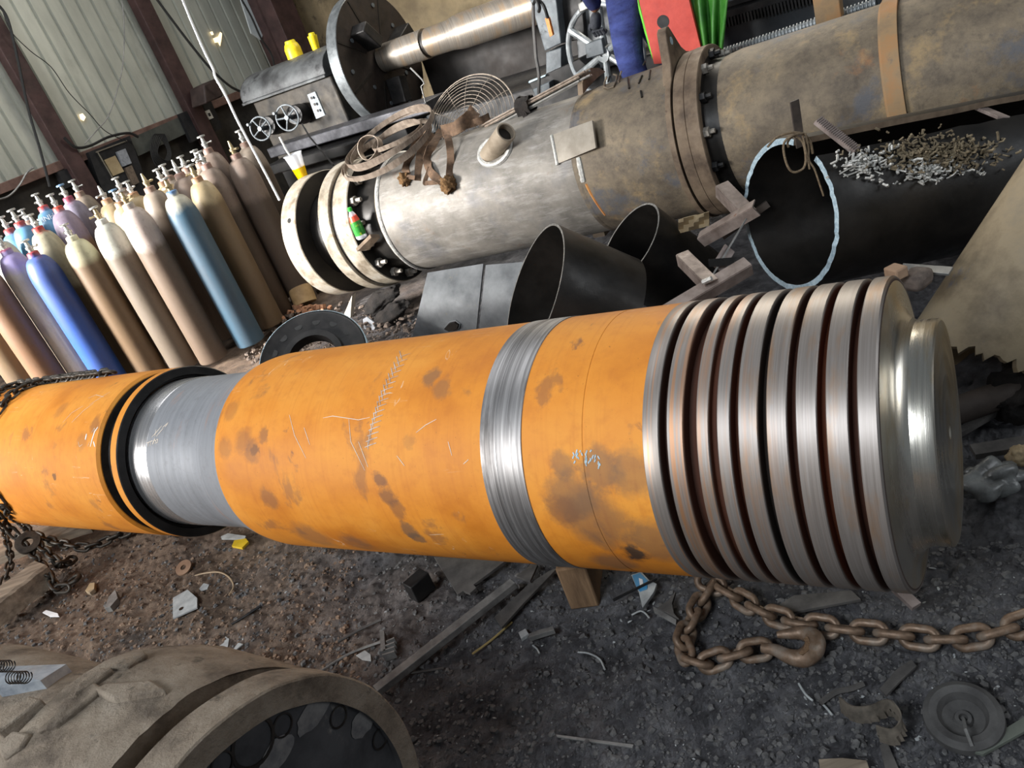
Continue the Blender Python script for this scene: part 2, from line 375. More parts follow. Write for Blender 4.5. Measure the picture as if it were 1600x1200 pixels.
cut = [p for p in fl if p[0] < s_or]; rest = [p for p in fl if p[0] >= s_or]
rc = cut[-1][1] + (rest[0][1] - cut[-1][1])*(s_or - cut[-1][0])/(rest[0][0] - cut[-1][0])
part('grey_neck', cut + [(s_or, rc)], M_neck)
part('rusted_barrel', [(s_or, rc)] + rest + [(.0, SR)], M_orange)
b1 = ss(814.7, 667)
part('steel_band', [(0, SR), (.001, SR + .0022), (.055, SR + .0022), (.056, SR + .0014), (.06, SR + .0014), (.061, SR + .002), (b1 - .001, SR + .0022), (b1, SR)], M_band)
g_s = ss(1004, 640)
part('rusted_shoulder', [(b1, SR), (.33, SR), (.331, SR - .0012), (.335, SR - .0012), (.336, SR), (g_s, SR)], M_orange)
prof = [(g_s, SR), (g_s + .002, SR + .001)]
for (xa, xb) in ((1028.8, 1038.7), (1067, 1085), (1106.7, 1117), (1140, 1150), (1183.5, 1194), (1229, 1240), (1276, 1287), (1325, 1336.5)):
    ga = ss(xa, 647); gb = max(ss(xb, 650), ga + .012); gb += .004
    dpt = .036 if xa not in (1106.7,) else .02
    prof += [(ga - .002, SR + .001), (ga, SR - .001), (ga + .0015, SR - dpt), (gb - .0015, SR - dpt), (gb, SR - .001), (gb + .002, SR + .001)]
e0 = 1.041
prof += [(e0 - .004, SR + .001), (e0, SR - .003), (e0 + .001, SR - .012)]
part('grooved_end', prof, M_grooved, 160)
hr = .276
fil = [(e0 + .001, SR - .012), (e0 + .004, .345)]
for i in range(9):
    q = i/8*PI/2; fil.append((e0 + .004 + .052*(1 - math.cos(q)), .345 - (.345 - hr + .004)*math.sin(q)))
fil += [(1.066, hr - .004), (1.0665, hr)]
part('end_fillet', fil, M_polish, 160)
he = 1.131
hub = [(1.0665, hr), (he - .006, hr), (he - .003, hr - .001), (he, hr - .006)]
for r in np.linspace(hr - .012, .05, 26): hub.append((he - (.0012 if int(r*1000) % 3 else 0), float(r)))
hub += [(he, .02), (he - .02, .012), (he - .021, 0)]
part('stub_hub', hub, M_polish, 128)
def mark(name, strokes, w, mt, R=SR):
    b = MB()
    for st in strokes:
        P = []
        for (x0, y0), (x1, y1) in zip(st, st[1:]):
            for k in range(4): P.append((x0 + (x1-x0)*k/4, y0 + (y1-y0)*k/4))
        P.append(st[-1]); rows = []
        for i, (x, y) in enumerate(P):
            X = cyl_hit(x, y, SP, SD, R + .0009)[0]; n_ = (X - SP - SD*(X - SP).dot(SD)).normalized()
            j = min(i, len(P)-2); t_ = cyl_hit(*P[j+1], SP, SD, R + .0009)[0] - cyl_hit(*P[j], SP, SD, R + .0009)[0]
            s_ = t_.cross(n_).normalized()*(w*(.5 + .5*math.sin(PI*(i + .5)/len(P))))*.5; rows.append([X - s_, X + s_])
        b.grid(rows)
    return b.build(name, mt, shaft, fix=False)
rnd = random.Random(11); hat = []
for i in range(17):
    u = i/16; x = 632 - 52*u - 8*math.sin(u*3); y = 556 + 140*u
    hat.append([(x - 9, y + 3), (x, y - 1), (x + 9, y - 4)]); hat.append([(x - 8 + 4*u, y - 8), (x - 4, y + 6)])
mark('scratch_hatch', hat, .0035, gritty('violet_grey_scratch', S(160, 132, 110), S(206, 196, 188), scale=30, rough=.7))
scr = [[(452, 648), (460, 680), (478, 716)], [(475, 668), (484, 695)], [(505, 653), (520, 650), (560, 656), (578, 652)], [(545, 655), (548, 690), (570, 735)], [(560, 690), (575, 730)], [(650, 676), (665, 664), (682, 655)], [(620, 712), (632, 728)], [(700, 690), (706, 712)], [(724, 725), (732, 718)]]
scr += [[(98, 660), (112, 645), (130, 634)], [(112, 660), (130, 642), (146, 630)], [(138, 622), (150, 617), (162, 620)], [(140, 632), (156, 622), (172, 612)], [(122, 690), (124, 698), (129, 694)], [(134, 688), (136, 678)], [(143, 676), (148, 668), (146, 678)], [(137, 698), (140, 690)]]
mark('scratch_line', scr, .0022, M_chalk)
pk = [[(895 + rnd.uniform(0, 42), 702 + rnd.uniform(0, 22)) for _ in range(1)] for _ in range(26)]; pk = [[q[0], (q[0][0] + rnd.uniform(-3, 3), q[0][1] + rnd.uniform(3, 9))] for q in pk]
mark('bright_scuff', pk, .004, M_bright)
mark('white_paint_mark', [[(153, 667), (148, 674), (144, 686), (141, 698)], [(135, 678), (133, 687)], [(146, 690), (148, 698)]], .007, M_white0)
mark('chalk_writing', [[(229, 692.5), (235, 690)], [(232, 691.5), (231, 698)], [(233.5, 690.5), (238.5, 688.5)], [(235.8, 690), (234.8, 696.5)], [(238, 694.5), (240, 689), (242.5, 684.5)], [(239, 694), (241.5, 687.5), (244, 689), (242, 693.5)], [(244, 687), (246.5, 686), (246, 691), (243.5, 692.5)], [(237, 683), (243, 677), (253, 665)], [(244, 682), (255, 669)], [(254, 668), (263, 660)], [(258, 667), (262, 662)], [(242, 682), (244, 671)]], .0035, M_chalk, .333)
# ================================================================== PIPE ASSEMBLY
PD = Vector((0.7960472, -0.60357212, 0.04482792)); PP = Vector((-0.16987164, 6.08860716, 0.58649534)); PR = .44
PM = frame(PD, loc=PP)
def ps(px, py, R=PR): return cyl_hit(px, py, PP, PD, R)
def m_pipe():
    t = NT('scraped_rusty_pipe_steel'); n = t.noise(4, 10, (1, 1, 1), .65)
    c = t.ramp(n, [(.3, S(108, 104, 98)), (.5, S(142, 136, 127)), (.7, S(168, 161, 150))])
    c = t.mix(t.ramp(t.noise(14, 9, (.35, 1.6, 1.6), .75, (3, 1, 1)), [(.5, 0.0), (.7, .6)]), c, S(196, 192, 186))
    c = t.mix(t.ramp(t.noise(2.2, 8, (1, 1, 1), .65, (7, 2, 3)), [(.56, 0.0), (.72, .7)]), c, S(112, 114, 122))
    c = t.mix(t.ramp(t.noise(5, 9, (1, 1, 1), .7, (1, 8, 3)), [(.6, 0.0), (.75, .6)]), c, S(140, 104, 72))
    c = t.mix(1.0, c, (.72, .72, .73), 'MULTIPLY'); t.color(c); t.set(t.ramp(n, [(.3, .65), (.7, .5)]), .2, .4); t.bump(t.noise(50, 8), .25, .004); return t.m
M_pipe = m_pipe()
def m_rustpipe():
    t = NT('flaking_rust_pipe'); n = t.noise(3.5, 10, (1, 1, 1), .7)
    c = t.ramp(n, [(.32, S(76, 68, 60)), (.5, S(118, 106, 90)), (.68, S(146, 131, 108))]); c = t.mix(t.ramp(t.noise(16, 10, (1, 1, 1), .8, (2, 9, 4)), [(.5, 0.0), (.66, .7)]), c, S(84, 76, 68))
    c = t.mix(t.ramp(t.noise(4, 10, (1, 1, 1), .72, (7, 2, 3)), [(.55, 0.0), (.66, .7)]), c, S(166, 142, 104))
    c = t.mix(t.ramp(t.noise(3, 9, (1, 1, 1), .7, (1, 8, 3)), [(.56, 0.0), (.66, .8)]), c, S(92, 94, 100))
    c = t.mix(t.ramp(t.noise(2, 9, (1, 1, 1), .7, (4, 4, 9)), [(.62, 0.0), (.74, .7)]), c, S(176, 120, 72))
    t.color(c); t.set(.62, .2, .4); t.bump(t.noise(30, 10, (1, 1, 1), .75), .5, .008); return t.m
M_rustpipe = m_rustpipe()
M_flange = gritty('pale_scaled_flange_steel', S(108, 97, 82), S(148, 138, 122), S(166, 160, 150), scale=8, rough=.6, metal=.1, spots=S(112, 86, 60), spot_t=.6, spot_scale=7)
pipe = thing('flanged_pipe_assembly', 'huge rusty flanged pipe lying behind the orange shaft, bolted flanges at its left end', 'pipe', PM)
def pp(name, prof, mt, n=96, **k): return MB().rev(prof, n, **k).build(name, mt, pipe, world=False, angle=30)
FR = .5025
dk = M_black  # black stands in for shade on the right-facing faces and in the gaps
o = pp('blind_flange', [(-1.0226, 0), (-1.0226, FR - .008), (-1.015, FR), (-.856, FR), (-.85, FR - .006)], M_flange)
pp('blind_flange_face', [(-.85, FR - .006), (-.85, .36), (-.86, .355), (-.86, .0)], dk)
hx, hs = ps(452, 345, FR)
loc = Mof(pipe).inverted() @ hx
rad = Vector((0, loc.y, loc.z)).normalized()
MB().tube([loc - rad*.02, loc + rad*.0025], .019, 20).build('flange_hole', M_black, o, world=False)
pp('spigot', [(-.86, .355), (-.60, .355)], dk)
pp('flange_ring', [(-.62, .36), (-.62, .47), (-.589, .508), (-.582, .514), (-.475, .514), (-.470, .508), (-.470, .40)], M_flange)
pp('gasket', [(-.472, .49), (-.446, .49)], M_blackgroove)
pp('flange_ring', [(-.446, .40), (-.446, .490), (-.441, .497), (-.300, .497), (-.293, .491)], M_flange)
pp('flange_face', [(-.293, .491), (-.292, .40), (-.06, .395)], dk)
wl = ps(588, 300, PR)[1]
pp('pipe_neck', [(-.07, .38), (-.07, .44), (wl - .01, .447)], M_rustpipe)
pp('weld_seam', [(wl - .012 + .035*math.sin(i/10*PI/2*0 + 0)*0 + .036*i/10, PR + .004 + .012*math.sin(PI*i/10)) for i in range(11)], M_weld, n=140, jit=lambda x, t, r: .003*noise.noise(Vector((x*20, 9*t, 0))))
seam = ps(896, 175)[1]
pp('pipe_shell', [(wl + .02, PR), (seam, PR)], M_pipe, n=128)
lugs = ps(1042, 150, .47)[1]
pp('weld_seam', [(seam - .012, PR), (seam - .005, PR + .007), (seam + .012, PR + .009), (seam + .025, PR + .006)], M_rustpipe, n=120)
pp('pipe_sleeve', [(seam + .02, PR + .006), (seam + .10, PR + .012), (lugs, PR + .020)], M_rustpipe, n=128)
r1 = ps(1052, 150, .47)[1]; r2 = ps(1068, 150, .485)[1]; r3 = ps(1089, 140, .485)[1]
pp('lug_ring', [(lugs - .004, PR + .015), (lugs - .004, .488), (lugs + .028, .490), (lugs + .03, .42)], M_brown)
pp('dark_groove', [(lugs + .03, .445), (r1 + .004, .445)], dk)
pp('flange_ring', [(r1, .42), (r1, .478), (r1 + .004, .482), (r2 - .003, .484), (r2 - .001, .480)], M_brown)
pp('flange_ring', [(r2 - .001, .480), (r2 + .003, .486), (r3 - .004, .486), (r3, .480), (r3, .36)], M_brown)
b2 = ps(1128, 160, .405)[1]
pp('flange_face', [(r3 - .001, .47), (r3 + .001, .40), (b2, .392)], dk)
pp('long_pipe_shell', [(b2 - .05, .39), (b2, .400), (b2 + .06, .408), (5.2, .408)], M_rustpipe, n=128)
k0 = ps(1378, 100, .415)[1]; k1 = ps(1406, 100, .415)[1]
M_strap = gritty('tan_orange_band', S(132, 114, 92), S(158, 130, 96), S(172, 126, 82), scale=5, rough=.7, spots=S(120, 110, 96))
pp('pipe_band', [(k0 - .012, .408), (k0 - .01, .414), (k0, .416), (k0 + .002, .428), (k1, .428), (k1, .41)], M_strap)
# bolts of the near flange
def bolt(i, th, s, rr, parent, mt, size=.036, ln=.05):
    c = Vector((s, rr*math.cos(th), rr*math.sin(th))); b = MB()
    b.rev([(0, 0), (0, size), (size*.95, size), (size, size*.9), (size, size*.5), (size + ln, size*.45), (size + ln, 0)], 6, Matrix.Translation(c) @ Matrix.Rotation(th + i, 4, 'X'))
    return b.build('bolt', mt, parent, world=False, angle=20)
M_nut = gritty('pale_nut_steel', S(120, 114, 106), S(176, 170, 160), scale=20, rough=.45, metal=.4)
for i in range(16): bolt(i, i*2*PI/16 + .12, -.292, .438, pipe, M_nut)
for i in range(14): bolt(i, i*2*PI/14 + .2, r3, .432, pipe, M_dark if i % 2 else M_nut, .03, .03)
# lug plate with a hole on the lug ring
ltop = hb(1040, 42, float(np.array(ps(1042, 100, .49)[0]) @ B)); lp = Mof(pipe).inverted() @ ltop
lrad = Vector((0, lp.y, lp.z)).normalized(); ltan = Vector((1, 0, 0)).cross(lrad); lh = Vector((0, lp.y, lp.z)).length
def lpt(u, v): return Vector((lugs + .03, 0, 0)) + lrad*(.46 + v) + ltan*u
hh = max(lh - .46, .16)
out = [(-.21, -.03), (-.12, .05), (-.06, hh*.75), (-.035, hh*.95), (0, hh), (.035, hh*.95), (.06, hh*.75), (.12, .05), (.21, -.03)]
MB().slab([lpt(u, v) for u, v in out], Vector((1, 0, 0)), .055).build('lifting_lug', M_brown, pipe, world=False, bevel=.006)
c = lpt(0, hh*.62); MB().tube([c - Vector((.02, 0, 0)), c + Vector((.001, 0, 0))], .022, 16).build('lug_hole', M_bright, pipe, world=False)
# raised caliper plate
def onpipe(px, py, lift=0.0, R=PR):
    X, s = ps(px, py, R + lift); return Mof(pipe).inverted() @ X
rows = []
for i in range(9):
    u = i/8; row = []
    for j in range(9):
        v = j/8; x0, y0 = 862 + (925-862)*u, 211 + (188-211)*u; x1, y1 = 871 + (931-871)*u, 256 + (231-256)*u
        row.append(onpipe(x0 + (x1-x0)*v, y0 + (y1-y0)*v, .012 + .055*u))
    rows.append(row)
MB().grid(rows, .014).build('raised_plate', gritty('flat_grey_plate', S(140, 132, 120), S(170, 162, 150), scale=6, rough=.55, metal=.3), pipe, world=False)
w = []
for i in range(14): w.append(onpipe(862 + 9*i/13, 212 + 46*i/13, .012))
MB().tube(w, [.010 + .003*random.random() for _ in w], 8).build('weld_bead', M_weld, pipe, world=False)
w = [onpipe(904 + 8*i/9, 246 + 38*i/9, .004) for i in range(10)]
MB().tube(w, [.016 + .005*random.random() for _ in w], 8).build('weld_bead', M_weld, pipe, world=False)
pw = [onpipe(x, y, .004) for x, y in ((918, 262), (936, 258), (954, 250), (957, 262), (960, 275), (963, 282), (948, 280), (930, 286))]
MB().tube(pw, .009, 6).build('weld_outline', M_rustpipe, pipe, world=False)
M_orangepatch = gritty('orange_rust_patch', S(176, 112, 60), S(200, 142, 82), scale=12, rough=.8)
MB().grid([[onpipe(920 + 34*i/5 + 4*j/4, 262 - 8*i/5 + 24*j/4, .004) for j in range(5)] for i in range(6)]).build('rust_patch', M_orangepatch, pipe, world=False)
pw = [onpipe(916 + 22*i/9 + 8*(i/9)**2, 287 + 48*i/9, .004) for i in range(10)]
MB().tube(pw, .010, 6).build('weld_bead', M_orangepatch, pipe, world=False)
# inclined nozzle with its weld ring
nb = onpipe(770, 236); nr = Vector((0, nb.y, nb.z)).normalized(); nt_ = Vector((nb.x, nb.y, nb.z))
nm = Mof(pipe).inverted() @ Vector(EYE + ray(791, 206)*((np.array(ps(791, 206, PR + .13)[0]) - EYE)[1]/ray(791, 206)[1]))
ax = (nm - nb).normalized(); Mn = frame(ax, nr, nb); L = (nm - nb).length
noz = MB().rev([(-.10, .066), (L - .004, .064), (L, .061), (L, .052), (-.02, .05)], 40, Mn).build('nozzle', gritty('nozzle_steel', S(140, 126, 108), S(174, 160, 142), scale=10, rough=.55, metal=.3, spots=S(170, 116, 70)), pipe, world=False)
MB().rev([(L - .05, 0), (L - .05, .053)], 32, Mn).build('nozzle_bore', M_black, noz, world=False)
wr = []
for i in range(40):
    t = 2*PI*i/40; q = nb + Vector((1, 0, 0))*(.12*math.cos(t)) + Vector((1, 0, 0)).cross(nr)*(.10*math.sin(t)) + Vector((.02, 0, 0)); q2 = Vector((0, q.y, q.z)).normalized()*(PR + .004); wr.append(Vector((q.x, q2.y, q2.z)))
MB().tube(wr, [.016 + .006*random.random() for _ in wr], 8, closed=True).build('weld_ring', M_weld, pipe, world=False)
def onplane(px, py, s):
    r = ray(px, py); c = PP + PD*s; d = np.array(PD); return Vector(EYE + r*((np.array(c) - EYE) @ d/(r @ d)))
MB().slab([onplane(x, y, seam + .04) for x, y in ((911, 147), (910, 130), (914, 115), (924, 106), (936, 106), (946, 112), (934, 121), (922, 133))], PD, .035).build('saddle_lug', M_brown, pipe, smooth=False)
for st in (((948, 120), (945, 128), (944, 136), (950, 138), (958, 136), (962, 128), (964, 118), (958, 116)), ((971, 111), (968, 120), (966, 128)), ((953, 119), (950, 128)), ((981, 122), (983, 138)), ((1003, 118), (998, 130)), ((1008, 96), (1005, 102)), ((1016, 110), (1014, 124)), ((1001, 142), (1003, 152))):
    MB().tube([onpipe(x, y, .010, .452) for x, y in st], .006, 6).build('raised_weld_mark', M_rustpipe if len(st) > 2 else M_black, pipe, world=False)
# small foot ledge below the bottle
lg = onpipe(572, 369, .0, .47)
# ================================================================== GAS CYLINDERS
def m_cyl(name, body, shoulder, neck, grime=S(86, 74, 62), edge=1.06, wear=.55):
    body = tuple(q*.66 for q in body); grime = tuple(q*.7 for q in grime); shoulder = tuple(q*.88 for q in shoulder)
    t = NT(name); x, y, z = t.sep(); n = t.noise(6, 9, (1, 1, .35), .65, (random.random()*9, random.random()*9, 0))
    zz = t.math('ADD', z, t.math('MULTIPLY', t.math('SUBTRACT', n, .5), .16))
    zr = t.math('DIVIDE', zz, 1.5)
    c = t.ramp(zr, [(edge/1.5 - .02, body), (edge/1.5 + .02, shoulder), (.815, shoulder), (.835, neck)])
    c = t.mix(t.ramp(n, [(wear, 0.0), (wear + .2, .65)]), c, grime)
    c = t.mix(t.ramp(t.noise(40, 6), [(.55, 0.0), (.75, .35)]), c, tuple(q*.6 for q in body))
    c = t.mix(t.ramp(t.noise(2.2, 8, (1, 1, .3), .65, (random.random()*9, 5, 2)), [(.42, 0.0), (.7, .6)]), c, S(78, 66, 56)); t.color(c); t.set(t.ramp(n, [(.3, .42), (.7, .62)]), .0, .4); t.bump(t.noise(40, 6), .12, .003); return t.m
KH = S(150, 140, 116); BRN = S(112, 94, 78); TANW = S(196, 184, 162)
CM = dict(
 blue=m_cyl('bright_blue_cylinder_paint', S(44, 92, 176), S(60, 96, 178), S(168, 42, 56), S(70, 96, 150), 1.12, .62),
 white=m_cyl('white_violet_cylinder_paint', S(196, 190, 180), S(150, 140, 190), S(176, 40, 50), S(120, 112, 150), 1.1),
 khaki=m_cyl('khaki_brown_cylinder_paint', S(118, 96, 72), S(166, 160, 132), S(176, 172, 150)),
 greyw=m_cyl('grey_white_cylinder_paint', S(120, 108, 94), S(168, 168, 156), S(186, 188, 182), S(76, 64, 58), 1.0),
 pinkw=m_cyl('pinkish_white_cylinder_paint', S(124, 106, 90), S(192, 176, 166), S(186, 178, 168), S(112, 92, 78), .95),
 teal=m_cyl('teal_blue_cylinder_paint', S(72, 112, 136), S(190, 186, 168), S(96, 130, 170), S(86, 92, 90), 1.13, .6),
 brown=m_cyl('dusty_brown_cylinder_paint', S(108, 93, 79), S(142, 128, 113), S(140, 112, 99)),
 brown2=m_cyl('rosy_brown_cylinder_paint', S(102, 88, 77), S(134, 117, 105), S(138, 108, 98), edge=.9),
 ochre=m_cyl('ochre_cylinder_paint', S(134, 112, 84), S(176, 156, 120), S(150, 112, 84)),
 cream=m_cyl('cream_red_neck_cylinder_paint', S(128, 112, 86), S(176, 168, 142), S(168, 48, 48), S(110, 104, 84), .8),
 bluor=m_cyl('blue_orange_cylinder_paint', S(142, 108, 82), S(136, 122, 140), S(172, 60, 48), S(90, 84, 110), 1.0),
 purple=m_cyl('purple_grey_cylinder_paint', S(92, 80, 84), S(134, 128, 146), S(136, 56, 76), S(86, 70, 74), .95),
 lblue=m_cyl('pale_blue_cylinder_paint', S(84, 128, 164), S(92, 140, 176), S(160, 60, 58), S(78, 88, 104), 1.0),
 rusto=m_cyl('rust_orange_cylinder_paint', S(132, 100, 74), S(150, 118, 90), S(150, 90, 60), S(128, 96, 72)))
M_valve = gritty('chromed_valve', S(150, 150, 146), S(206, 204, 198), scale=40, rough=.3, metal=.7)
M_brass = gritty('dull_brass_valve', S(140, 124, 92), S(180, 166, 132), scale=40, rough=.35, metal=.7)
M_bwheel = plain('blue_grey_handwheel', S(110, 140, 170), .4, .3)
def cyl_mesh():
    b = MB(); r = .117; pr = [(0, 0), (0, r - .012), (.004, r - .004), (.012, r), (1.03, r)]
    for i in range(1, 12):
        q = i/11; pr.append((1.03 + .20*q, .036 + (r - .036)*math.sqrt(max(0, 1 - q**2.1))))
    pr += [(1.26, .036)]
    Mz = Matrix.Rotation(-PI/2, 4, 'Y'); b.rev(pr, 36, Mz); return b
def neck_mesh():
    b = MB(); Mz = Matrix.Rotation(-PI/2, 4, 'Y'); b.rev([(1.222, .03), (1.222, .045), (1.262, .043), (1.268, .03), (1.27, 0)], 24, Mz); return b
def valve_mesh(wheel):
    b = MB(); Mz = Matrix.Rotation(-PI/2, 4, 'Y')
    b.rev([(1.265, .018), (1.30, .018), (1.305, .024), (1.335, .024), (1.34, .015), (1.375, .013), (1.40, .010), (1.44 if not wheel else 1.41, .006 if not wheel else .008), (1.44 if not wheel else 1.41, 0)], 12, Mz)
    b.rev([(.0, 0), (.0, .012), (.045, .012), (.045, .016), (.055, .016), (.055, 0)], 10, Matrix.Translation((0, 0, 1.32)))
    return b
def wheel_mesh():
    b = MB(); Mz = Matrix.Rotation(-PI/2, 4, 'Y')
    b.rev([(1.405, 0), (1.405, .026), (1.410, .031), (1.425, .031), (1.430, .026), (1.426, .012), (1.432, .009), (1.432, 0)], 14, Mz); return b
PROTO = {}
def proto(w):
    if w in PROTO: return PROTO[w]
    me = {}
    for k, b in (('body', cyl_mesh()), ('collar', neck_mesh()), ('valve', valve_mesh(w)), ('handwheel', wheel_mesh() if w else None)):
        if not b: continue
        if k in ('valve', 'handwheel'): b.v = [Vector((q.x*1.15, q.y*1.15, 1.27 + (q.z - 1.27)*.58 if q.z > 1.27 else q.z)) for q in b.v]
        m = bpy.data.meshes.new(k); m.from_pydata([tuple(v) for v in b.v], [], b.f); m.update()
        bm = bmesh.new(); bm.from_mesh(m); bmesh.ops.recalc_face_normals(bm, faces=bm.faces); bm.to_mesh(m); bm.free()
        for p in m.polygons: p.use_smooth = True
        m.set_sharp_from_angle(angle=math.radians(40)); m.materials.append(None); me[k] = m
    PROTO[w] = me; return me
def gas(px, py, D, mat, label, wheel=True, vm=None, wm=None):
    x0 = px; r0 = ray(next(g[0] for g in GAS if g[4] == label), py); h0 = math.hypot(r0[0], r0[1])
    X = Vector((px[0], px[1], H + r0[2]*D/h0)); sz = X.z/1.364
    o = thing('gas_cylinder', label, 'gas cylinder', Matrix.Translation((X.x, X.y, 0)) @ Matrix.Rotation(random.uniform(0, 6.28), 4, 'Z'), 'gas cylinders standing against the wall')
    for k, m in proto(wheel).items():
        c = bpy.data.objects.new(k, m); COL.objects.link(c); c.parent = o; c.scale = (1, 1, sz)
        c.material_slots[0].link = 'OBJECT'
        c.material_slots[0].material = {'body': CM[mat], 'collar': CM[mat], 'valve': vm or M_valve, 'handwheel': wm or M_valve}[k]
    return o
GAS = [
 (35, 376, 7.15, 'blue', 'bright royal-blue gas cylinder with a red neck, in the front row at left', 1, 0),
 (-10, 372, 7.25, 'white', 'white gas cylinder with violet shoulder and red neck, left of the bright blue one', 1, 0),
 (99, 350, 7.05, 'khaki', 'brown gas cylinder with khaki shoulder, right of the bright blue one in the front row', 1, 0),
 (145, 323, 6.9, 'greyw', 'dark grey gas cylinder with whitish shoulder and lit left edge, front row', 1, 1),
 (187, 297, 6.72, 'pinkw', 'brown gas cylinder with pinkish white top, just left of the teal one', 1, 1),
 (256, 278, 6.69, 'teal', 'teal blue gas cylinder with a pale shoulder, front row', 1, 1),
 (296, 257, 6.95, 'ochre', 'brown gas cylinder with cream shoulder directly right of the teal one', 1, 1),
 (310, 236, 7.15, 'brown2', 'brown gas cylinder right behind the cream-shouldered one right of the teal cylinder', 1, 0),
 (302, 234, 7.45, 'brown', 'brown gas cylinder whose valve peeks from behind its neighbour near the right of the row', 1, 0),
 (312, 212, 7.6, 'brown2', 'tall rosy brown gas cylinder at the back with a silver handwheel, third from the right', 1, 0),
 (357, 221, 7.2, 'brown2', 'rosy brown gas cylinder with a bare pointed brass valve, second from the right', 0, 1),
 (372, 203, 7.55, 'brown', 'dusty brown gas cylinder at the right end of the row, beside the hanging white rope', 1, 0),
 (45, 335, 7.5, 'cream', 'broad cream gas cylinder with a red neck behind the bright blue one', 1, 0),
 (77, 303, 7.85, 'bluor', 'orange and violet gas cylinder with red neck behind the cream one', 1, 0),
 (52, 303, 8.3, 'lblue', 'pale blue gas cylinder with white letters on its shoulder at the back left', 1, 0),
 (93, 288, 8.15, 'purple', 'violet-grey gas cylinder with purple neck and blue handwheel', 1, 2),
 (111, 281, 8.5, 'brown', 'dull brown gas cylinder at the very back beside the violet-grey one', 1, 0),
 (157, 290, 7.6, 'ochre', 'ochre gas cylinder with a bare valve behind the whitish-topped one', 0, 2),
 (175, 296, 7.35, 'ochre', 'ochre gas cylinder with a blue-grey handwheel half hidden by the pinkish-topped one', 1, 2),
 (179, 277, 7.95, 'brown', 'brown gas cylinder behind the ochre pair, silver valve showing', 1, 0),
 (193, 284, 7.65, 'ochre', 'sandy gas cylinder behind the pinkish-topped one', 1, 0),
 (221, 272, 7.2, 'brown', 'brown gas cylinder with bare pointed valve, left behind the teal one', 0, 1),
 (247, 262, 7.4, 'ochre', 'sandy brown gas cylinder directly behind the teal one', 1, 0),
 (254, 256, 7.75, 'brown', 'brown gas cylinder two rows behind the teal one', 1, 0),
 (266, 252, 7.35, 'brown2', 'rosy brown gas cylinder with bare pointed valve, right behind the teal one', 0, 0),
 (279, 244, 7.85, 'brown', 'brown gas cylinder at the back with a silver handwheel between two pointed valves', 1, 0),
 (15, 327, 7.95, 'lblue', 'pale blue gas cylinder with a rusty red neck near the left edge', 1, 0),
 (34, 326, 8.4, 'brown', 'dark brown gas cylinder with its valve just showing behind the red-necked ones at left', 1, 0),
 (1, 338, 8.1, 'lblue', 'blue gas cylinder with dark valve at the left edge of the picture', 1, 0),
 (-22, 352, 7.75, 'greyw', 'whitish gas cylinder at the left edge, behind the violet-shouldered one', 1, 0),
 (-52, 386, 7.3, 'rusto', 'rust-orange gas cylinder at the left edge, left of the white and violet one', 1, 0),
 (-92, 402, 7.4, 'ochre', 'olive-brown gas cylinder cut by the left edge of the picture', 1, 0),
]
GD = []
for g in GAS:
    r = ray(g[0], g[1]); h = math.hypot(r[0], r[1]); GD.append([r[0]/h*g[2], r[1]/h*g[2], r[0]/h, r[1]/h])
for it in range(400):
    for i in range(len(GD)):
        for j in range(i):
            p, q = GD[i], GD[j]; dx, dy = p[0]-q[0], p[1]-q[1]; d = math.hypot(dx, dy)
            if d < .238 and d > 1e-6:
                k = (.238 - d)*.5
                for s_, e in ((1, p), (-1, q)):
                    ux, uy = s_*dx/d, s_*dy/d; ra = ux*e[2] + uy*e[3]; la = -ux*e[3] + uy*e[2]
                    e[0] += k*(ra*e[2]*1.2 - la*e[3]*.25); e[1] += k*(ra*e[3]*1.2 + la*e[2]*.25)
for (px, py, D, mat, lab, w, v), e in zip(GAS, GD):
    D = math.hypot(e[0], e[1])
    gas(e, py, D, mat, lab, bool(w), M_brass if v == 1 else M_valve, M_bwheel if v == 2 else M_valve)

def text_mesh(txt, size):
    cu = bpy.data.curves.new('t', 'FONT'); cu.body = txt; cu.size = size; cu.align_x = 'CENTER'; cu.resolution_u = 3
    o = bpy.data.objects.new('t', cu); me = bpy.data.meshes.new_from_object(o)
    v = [tuple(q.co) for q in me.vertices]; f = [tuple(p.vertices) for p in me.polygons]
    bpy.data.objects.remove(o); bpy.data.curves.remove(cu); bpy.data.meshes.remove(me); return v, f
for (px, py, D, mat, lab, w, v), e in zip(GAS, GD):
    if 'white letters' not in lab: continue
    root = next(o for o in COL.objects if o.get('label') == lab); c = Mof(root).translation
    X, _ = cyl_hit(70, 340, (c.x, c.y, 0), (0, 0, 1), .117); a0 = math.atan2(X.y - c.y, X.x - c.x); tv, tf = text_mesh('MINH', .062)
    MB().add([Vector((c.x + .1195*math.cos(a0 + q[0]/.117), c.y + .1195*math.sin(a0 + q[0]/.117), X.z + q[1] - .03)) for q in tv], tf).build('lettering', plain('white_letters', S(214, 220, 226), .6), root, fix=False, smooth=False)
